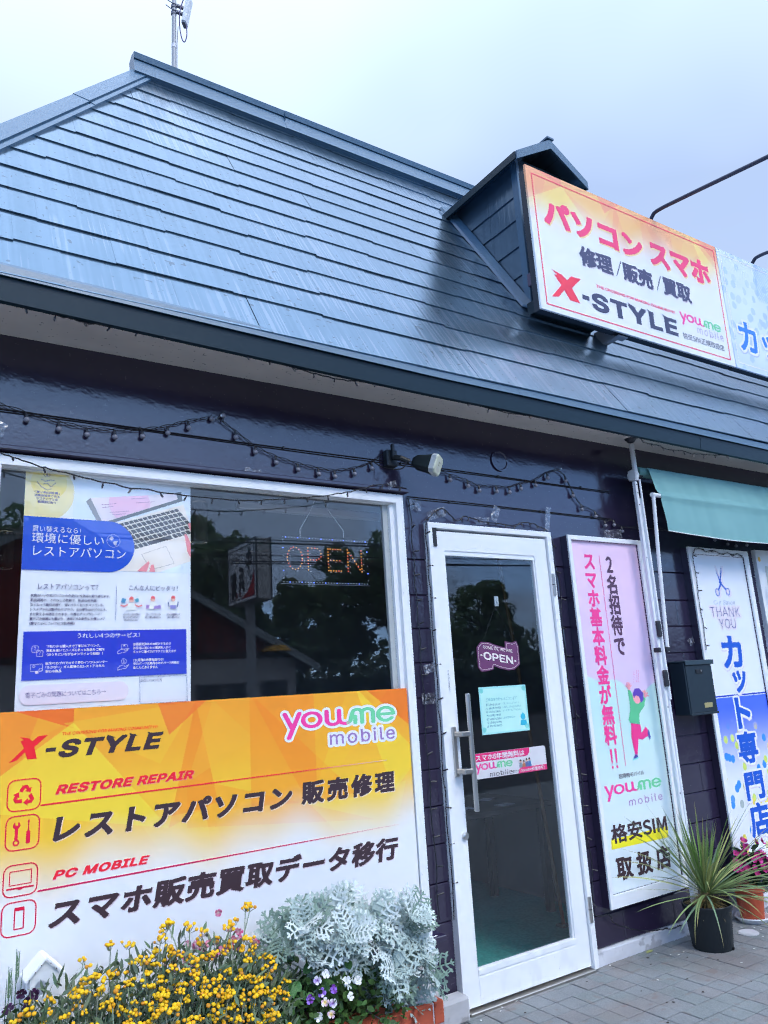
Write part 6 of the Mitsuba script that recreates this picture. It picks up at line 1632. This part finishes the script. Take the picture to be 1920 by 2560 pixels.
P2 = np.array([4.100, -0.080])
rp_ = thing('potted_plant', 'magenta flowering plant in a terracotta red pot on a white saucer', 'plant')
pot2 = obj('pot', lathe([(0, .016), (.058, .016), (.060, .012), (.074, .155), (.082, .156), (.083, .185), (.077, .186), (.072, .165), (0, .160)], 36, (*P2, 0)), 'paint', rp_, smooth=35, color=(.42, .075, .03), label='terracotta red flower pot')
obj('saucer', lathe([(0, .001), (.070, .001), (.088, .022), (.092, .024), (.090, .030), (.084, .028), (.068, .010), (0, .010)], 36, (*P2, 0)), 'paint', rp_, smooth=35, color=(.74, .74, .74), label='white saucer')
obj('soil', lathe([(.072, .162), (0, .168)], 20, (*P2, 0)), 'soil', pot2)
n = 520
th = rg.uniform(0, 2 * math.pi, n); ph_ = rg.uniform(0, 1, n)
ct_ = np.c_[P2[0] + .15 * np.cos(th) * np.sqrt(ph_), P2[1] + .065 * np.sin(th) * np.sqrt(ph_) - .02, .19 + .20 * (1 - ph_) * rg.uniform(.2, 1, n)]
m, c = blades(ct_, np.c_[np.cos(th), np.sin(th) - .3, rg.uniform(.1, 1, n)], .045, .010, (.030, .060, .025), 51)
obj('foliage', m, 'leaf', rp_, color=c, kind='stuff')
for i in range(42):
    a, q = rg.uniform(0, 2 * math.pi), rg.uniform(0, 1)
    p = (P2[0] + .02 + .17 * math.cos(a) * math.sqrt(q), P2[1] - .04 + .06 * math.sin(a), .235 + .20 * (1 - q * .8) * rg.uniform(.3, 1))
    m, c = petal_flower(.019, [(.52, .035, .24), (.66, .06, .32), (.40, .02, .14)], (.35, .02, .10), 800 + i, 6, .2, .8)
    obj('flower', plydict(m, 'leaf', False, c), 'leaf', rp_, to_world=face(p, (math.cos(a) * .6, -1, rg.uniform(.2, 1.3)), rg.uniform(0, 60)))

# litter on the paving
pt_ = [(3.952, -.104), (3.992, -.153), (3.949, -.188), (3.917, -.215), (3.982, -.196), (3.89, -.263), (3.85, -.156), (3.492, -.395), (3.666, -.02), (3.04, -.273), (3.427, -.128), (3.377, -.136), (3.35, -.11), (3.314, -.052), (3.031, -.008), (2.33, -.03), (2.42, -.022), (2.30, -.055), (2.18, -.07), (3.80, -.09), (4.04, -.24), (3.70, -.33)]
for i, (x, y) in enumerate(pt_):
    m = trimesh.creation.icosphere(1, .0055); m.apply_transform(np.diag([1.2, .7, .22, 1])); m.apply_transform(trans(x, y, .0028) @ rot([0, 0, 1], float(rg.uniform(0, 180))))
    thing1('fallen_petal', m, 'matte', 'small white fallen petal lying on the paving', 'petal', 'white fallen petals on the paving', color=(.72, .70, .66), smooth=True)
for i in range(16):
    x, y = rg.uniform(2.3, 3.9), rg.uniform(-.7, -.03)
    m = trimesh.creation.icosphere(1, rg.uniform(.003, .006)); m.apply_transform(np.diag([1.3, .8, .35, 1])); m.apply_transform(trans(x, y, .002) @ rot([0, 0, 1], float(rg.uniform(0, 180))))
    thing1('dirt_crumb', m, 'matte', 'dark crumb of dirt lying on the paving', 'dirt', 'dark crumbs on the paving', color=(.04, .03, .025))
q = affinity.scale(Point(0, 0).buffer(.026), 1.0, .42)
v, f = trimesh.creation.triangulate_polygon(q, engine='earcut'); v = np.asarray(v)
m = trimesh.Trimesh(np.c_[v, .003 + 3.0 * v[:, 1] ** 2], np.asarray(f), process=False); m.apply_transform(trans(3.315, -.012, 0) @ rot([0, 0, 1], 8))
thing1('fallen_leaf', m, 'leaf', 'single yellow green fallen leaf at the foot of the wall', 'leaf', color=(.34, .36, .10))
thing1('stepping_disc', lathe([(0, .006), (.045, .006), (.052, .002), (.052, -.002)], 24, (3.902, -.175, 0)), 'concrete', 'flat grey stone disc lying on the paving beside the red pot', 'stone')

# ---------------------------------------------------------------- across the street, seen in the window's reflection
def leafy(n, ells, size, col, seed):
    """Leaf-sized faces through a set of ellipsoids (centre, radii), denser towards their surface."""
    rg = np.random.default_rng(seed)
    w = np.array([r[0] * r[1] * r[2] for _, r in ells]) ** (2 / 3); w /= w.sum()
    k = rg.choice(len(ells), n, p=w)
    d = rg.standard_normal((n, 3)); d /= np.linalg.norm(d, axis=1, keepdims=True)
    rad = rg.uniform(.45, 1.05, n)[:, None] ** .6
    c = np.array([e[0] for e in ells])[k] + d * rad * np.array([e[1] for e in ells])[k]
    c += (meshkit.noise(c * 1.3, seed)[:, None] - .5) * .7
    a = rg.standard_normal((n, 3)); a /= np.linalg.norm(a, axis=1, keepdims=True)
    b = np.cross(a, rg.standard_normal((n, 3))); b /= np.linalg.norm(b, axis=1, keepdims=True)
    s = size * rg.uniform(.5, 1.3, (n, 1))
    v = np.stack([c - a * s, c + b * s * .55, c + a * s, c - b * s * .55], 1).reshape(-1, 3)
    f = (np.array([[0, 1, 2], [0, 2, 3]])[None] + (np.arange(n) * 4)[:, None, None]).reshape(-1, 3)
    return trimesh.Trimesh(v, f, process=False), colours(n, col, .35, seed).repeat(4, 0)
def tree(label, x, y, h, w, col, seed, low=.35, n=5200, leaf=.17):
    t = thing('broadleaf_tree', label, 'tree', 'trees across the street')
    rg = np.random.default_rng(seed)
    ells = []
    for i in range(15):
        u = rg.uniform(0, 1)
        zc = h * (low + (1 - low) * .92 * u)
        rr = w * (1.0 - .62 * abs(u - .35)) * .62
        a = rg.uniform(0, 2 * math.pi)
        ells.append((np.array([x + rr * math.cos(a) * .8, y + rr * math.sin(a) * .8, zc - .3]), np.array([w * .34, w * .34, h * .085]) * rg.uniform(.7, 1.25)))
    ells.append((np.array([x, y, h * (low + .3)]), np.array([w * .55, w * .55, h * .22])))
    m, c = leafy(n, ells, leaf, col, seed)
    obj('crown', m, 'thin_leaf', t, color=c)
    tr = [tube([(x, y, -.05), (x + .05, y, h * .25), (x + .1, y, h * .5), (x, y, h * .85)], [w * .055, w * .042, w * .03, .02], 8)]
    for i in range(6):
        z0 = h * rg.uniform(.25, .6); a = rg.uniform(0, 2 * math.pi); L = w * rg.uniform(.5, .85)
        tr.append(tube([(x, y, z0), (x + L * .5 * math.cos(a), y + L * .5 * math.sin(a), z0 + h * .09), (x + L * math.cos(a), y + L * math.sin(a), z0 + h * .20)], [w * .02, w * .014, .01], 6))
    obj('trunk', cat(tr), 'matte', t, color=(.05, .04, .032))
G1, G2, G3 = (.150, .225, .130), (.175, .250, .140), (.130, .200, .130)
TREES = [(4.2, -27, 9.4, 3.4, G1, 'tall dark tree behind the end of the red restaurant'), (8.0, -29, 8.0, 2.6, G3, 'dark round tree close behind the red restaurant'),
         (11.6, -28, 9.7, 2.5, G2, 'tall layered tree rising above the pole sign'), (13.9, -30, 6.8, 1.9, G1, 'short tree in the dip beside the pole sign'),
         (16.0, -28, 6.7, 2.2, G2, 'low broad tree between two taller trees'), (18.4, -28.5, 8.9, 2.1, G1, 'slim tall tree reflected behind the OPEN lamps'),
         (20.4, -27.5, 9.2, 2.2, G2, 'tall tree at the end of the window reflection'), (26.2, -28, 7.3, 2.9, G2, 'big round tree reflected in the door glass'),
         (30.6, -29, 3.2, 1.2, G1, 'small far tree beyond the big round tree'), (-2.5, -26, 8.5, 3.2, G1, 'dark tree on the far side of the street opposite the shop corner'), (33.5, -34, 4.5, 2.4, G3, 'low far tree down the street')]
for i, (x, y, h, w, c, lab) in enumerate(TREES): tree(lab, x, y, h, w, c, 900 + i)
hg = thing('hedge', 'dark clipped hedge running along the far side of the street', 'hedge')
m, c = leafy(9000, [(np.array([x, -24.2 + .4 * math.sin(x), 1.3]), np.array([1.1, .7, 1.45])) for x in np.arange(11.8, 40, 1.0)], .12, (.070, .110, .055), 77)
obj('foliage', m, 'leaf', hg, color=c, kind='stuff')
obj('core', box(11.8, 40, -24.6, -23.9, 0, 2.0, .2), 'matte', hg, color=(.012, .018, .010))

fw = thing('far_wood', 'dark belt of trees far behind the street', 'wood', kind='stuff')
m, c = leafy(15000, [(np.array([x, -38 + 1.5 * math.sin(x * 1.7), 2.2 + .8 * math.sin(x * .9)]), np.array([2.2, 1.3, 2.6])) for x in np.arange(-24, 64, 2.0)], .26, (.085, .135, .070), 78)
obj('foliage', m, 'leaf', fw, color=c, kind='stuff')
ps = thing('pole_sign', 'tall white restaurant pole sign with black brush characters and a red corner', 'sign')
SX0, SX1, SY0, SY1, SZ0, SZ1 = 7.95, 8.39, -16.92, -15.0, 3.81, 5.45
obj('box', box(SX0 + .006, SX1 - .006, SY0 + .03, SY1 - .03, SZ0 + .03, SZ1 - .03), 'paint', ps, color=(.62, .62, .62))
for x in (SX0, SX1 - .03):
    fr_ = [box(x, x + .03, SY0, SY1, z, z + .05) for z in (SZ0, SZ1 - .05)] + [box(x, x + .03, y, y + .05, SZ0 + .051, SZ1 - .051) for y in (SY0, SY1 - .05)]
    obj('edge_frame', cat(fr_), 'paint', ps, color=(.07, .075, .085))
obj('post', tube([(8.17, -15.95, -.05), (8.17, -15.95, 3.82)], .125, 20), 'paint', ps, smooth=40, color=(.36, .37, .38))
def on_side(g, x):
    """Print on the face that looks towards -x: the text runs along -y there."""
    m = flat(g, 0.0); v = np.array(m.vertices)
    return trimesh.Trimesh(np.c_[np.full(len(v), x), SY1 - v[:, 0], v[:, 2]], m.faces, process=False)
xf = SX0 + .004
wide = SY1 - SY0
def sidep(name, g, c, k=0): obj(name, on_side(g, xf - .003 * k), 'print', ps, color=c)
sidep('face', sbox(.05, SZ0 + .05, wide - .05, SZ1 - .05), (.85, .85, .84))
sidep('line', ring(sbox(.14, SZ0 + .13, wide - .14, SZ1 - .13), .03), (.05, .05, .06), 1)
corner = Polygon([(.14, SZ0 + .13), (1.05, SZ0 + .13), (.55, SZ0 + .28), (.25, SZ0 + .58), (.14, SZ0 + .82)])
sidep('red_corner', corner, (.55, .04, .05), 2)
for s, a, b, z0, z1 in (('牛', .28, .66, 4.50, 5.24), ('兵', .78, 1.16, 4.10, 4.80), ('衛', 1.30, 1.70, 3.98, 4.72)):
    sidep('lettering', fit(words(s, 'jp', .05), a, b, z0, z1), (.025, .025, .03), 2)
for s, a, b, z0, z1 in (('味', .24, .42, 4.38, 4.50), ('牛', .28, .46, 4.18, 4.32)): sidep('lettering', fit(words(s, 'jp', .03), a, b, z0, z1), (.06, .06, .06), 2)
sidep('lettering', fit(words('GYUBEE', 'en', .02), 1.10, 1.70, 5.02, 5.14), (.10, .10, .10), 2)
sidep('lettering', fit(words('飲食', 'jp', .02), 1.0, 1.40, 3.99, 4.14), (.25, .05, .05), 2)

rb = thing('restaurant', 'restaurant with red gable wall and white lower wall across the street', 'building')
ax_, az_ = 4.0, 6.85
obj('wall', slab(Polygon([(-3.6, -.05), (11.5, -.05), (11.5, 2.62), (ax_, 6.7), (-3.6, 2.62)]), -20.2, -28.0 + 8.0 - .4), 'matte', rb, color=(.26, .035, .030))
obj('side_wall', box(-3.6, 11.5, -27.5, -20.45, -.05, 2.55), 'matte', rb, color=(.36, .34, .32))
obj('lower_wall', slab(sbox(-3.6, -.05, 11.5, 2.62), -20.19, -20.05), 'matte', rb, color=(.46, .45, .44))
for s, x1 in ((1, 12.2), (-1, -4.3)):
    z1 = 6.85 - .548 * abs(x1 - ax_)
    q = [(ax_, az_), (x1, z1), (x1, z1 - .26), (ax_, az_ - .26)]
    obj('bargeboard', slab(Polygon(q), -19.65, -19.75), 'matte', rb, color=(.30, .34, .35))
    obj('roof', slab(Polygon([(ax_, az_ + .03), (x1, z1 + .03), (x1, z1 - .10), (ax_, az_ - .10)]), -19.76, -27.8), 'matte', rb, color=(.10, .10, .11))
obj('beam', box(-3.6, 11.5, -20.045, -19.98, 2.66, 2.82), 'matte', rb, color=(.05, .035, .03))
for x in (3.2, 5.6, 8.0): obj('post', box(x, x + .16, -20.045, -19.97, 2.83, 4.4), 'matte', rb, color=(.05, .035, .03))
for x0, x1, z0, z1 in ((8.15, 8.95, .9, 1.83), (9.10, 9.72, .9, 1.83), (10.28, 11.12, .9, 1.86), (6.4, 7.8, .9, 1.85), (3.4, 5.4, .9, 1.9), (.2, 2.4, .9, 1.9)):
    w_ = obj('window', box(x0, x1, -20.04, -20.0, z0, z1), 'gloss', rb, color=(.012, .013, .016))
    obj('frame', slab(ring(sbox(x0 - .05, z0 - .05, x1 + .05, z1 + .05), .05), -20.045, -19.985), 'matte', w_, color=(.20, .19, .18))
for x in (8.35, 8.9, 9.45): obj('mullion', box(x, x + .05, -20.045, -19.98, 2.84, 3.55), 'matte', rb, color=(.08, .03, .03))
obj('shop_lamp', moved(lathe([(0, .2), (.35, .12), (.5, -.05), (0, -.05)], 20), trans(10.75, -19.9, 2.85)), 'matte', rb, color=(.50, .26, .03))
# street wires and pole
wp = thing('utility_pole', 'grey concrete utility pole with wires beside the street', 'pole')
obj('pole', tube([(24.5, -12.5, -.05), (24.5, -12.5, 8.2)], [.17, .12], 12), 'concrete', wp)
obj('cross_arm', box(23.6, 25.4, -12.55, -12.45, 7.2, 7.3), 'paint', wp, color=(.2, .2, .2))
sw = thing('street_wires', 'thin black street wires strung along the road', 'wires')
for z0, z1, r in ((4.78, 4.90, .022), (4.86, 4.96, .012), (4.49, 4.62, .012), (4.36, 4.475, .016), (4.30, 4.44, .014)):
    xs = np.linspace(-14, 24.5, 40)
    pts = np.c_[xs, np.full(40, -12.5), z0 + (z1 - z0) * (xs - 5) / 4.7 * .9 - .10 * np.sin((xs + 14) / 38.5 * math.pi)]
    obj('wire', tube(pts, r, 5, False), 'paint', sw, color=(.015, .015, .018))
up2 = thing('utility_pole', 'second concrete utility pole further along the street', 'pole')
obj('pole', tube([(-14, -12.5, -.05), (-14, -12.5, 8.2)], [.17, .12], 12), 'concrete', up2)
gpst = thing('street_post', 'slim galvanised post standing by the hedge', 'post')
obj('post', tube([(15.9, -21, -.05), (15.9, -21, 3.4)], .05, 10), 'paint', gpst, color=(.35, .36, .37))
obj('plate', box(15.95, 16.6, -21.02, -20.98, 1.5, 1.95), 'paint', gpst, color=(.45, .5, .48))
structure('verge', box(-60, 60, -60, -22.6, -.3, -.02), 'soil', 'dark planted verge beyond the street')
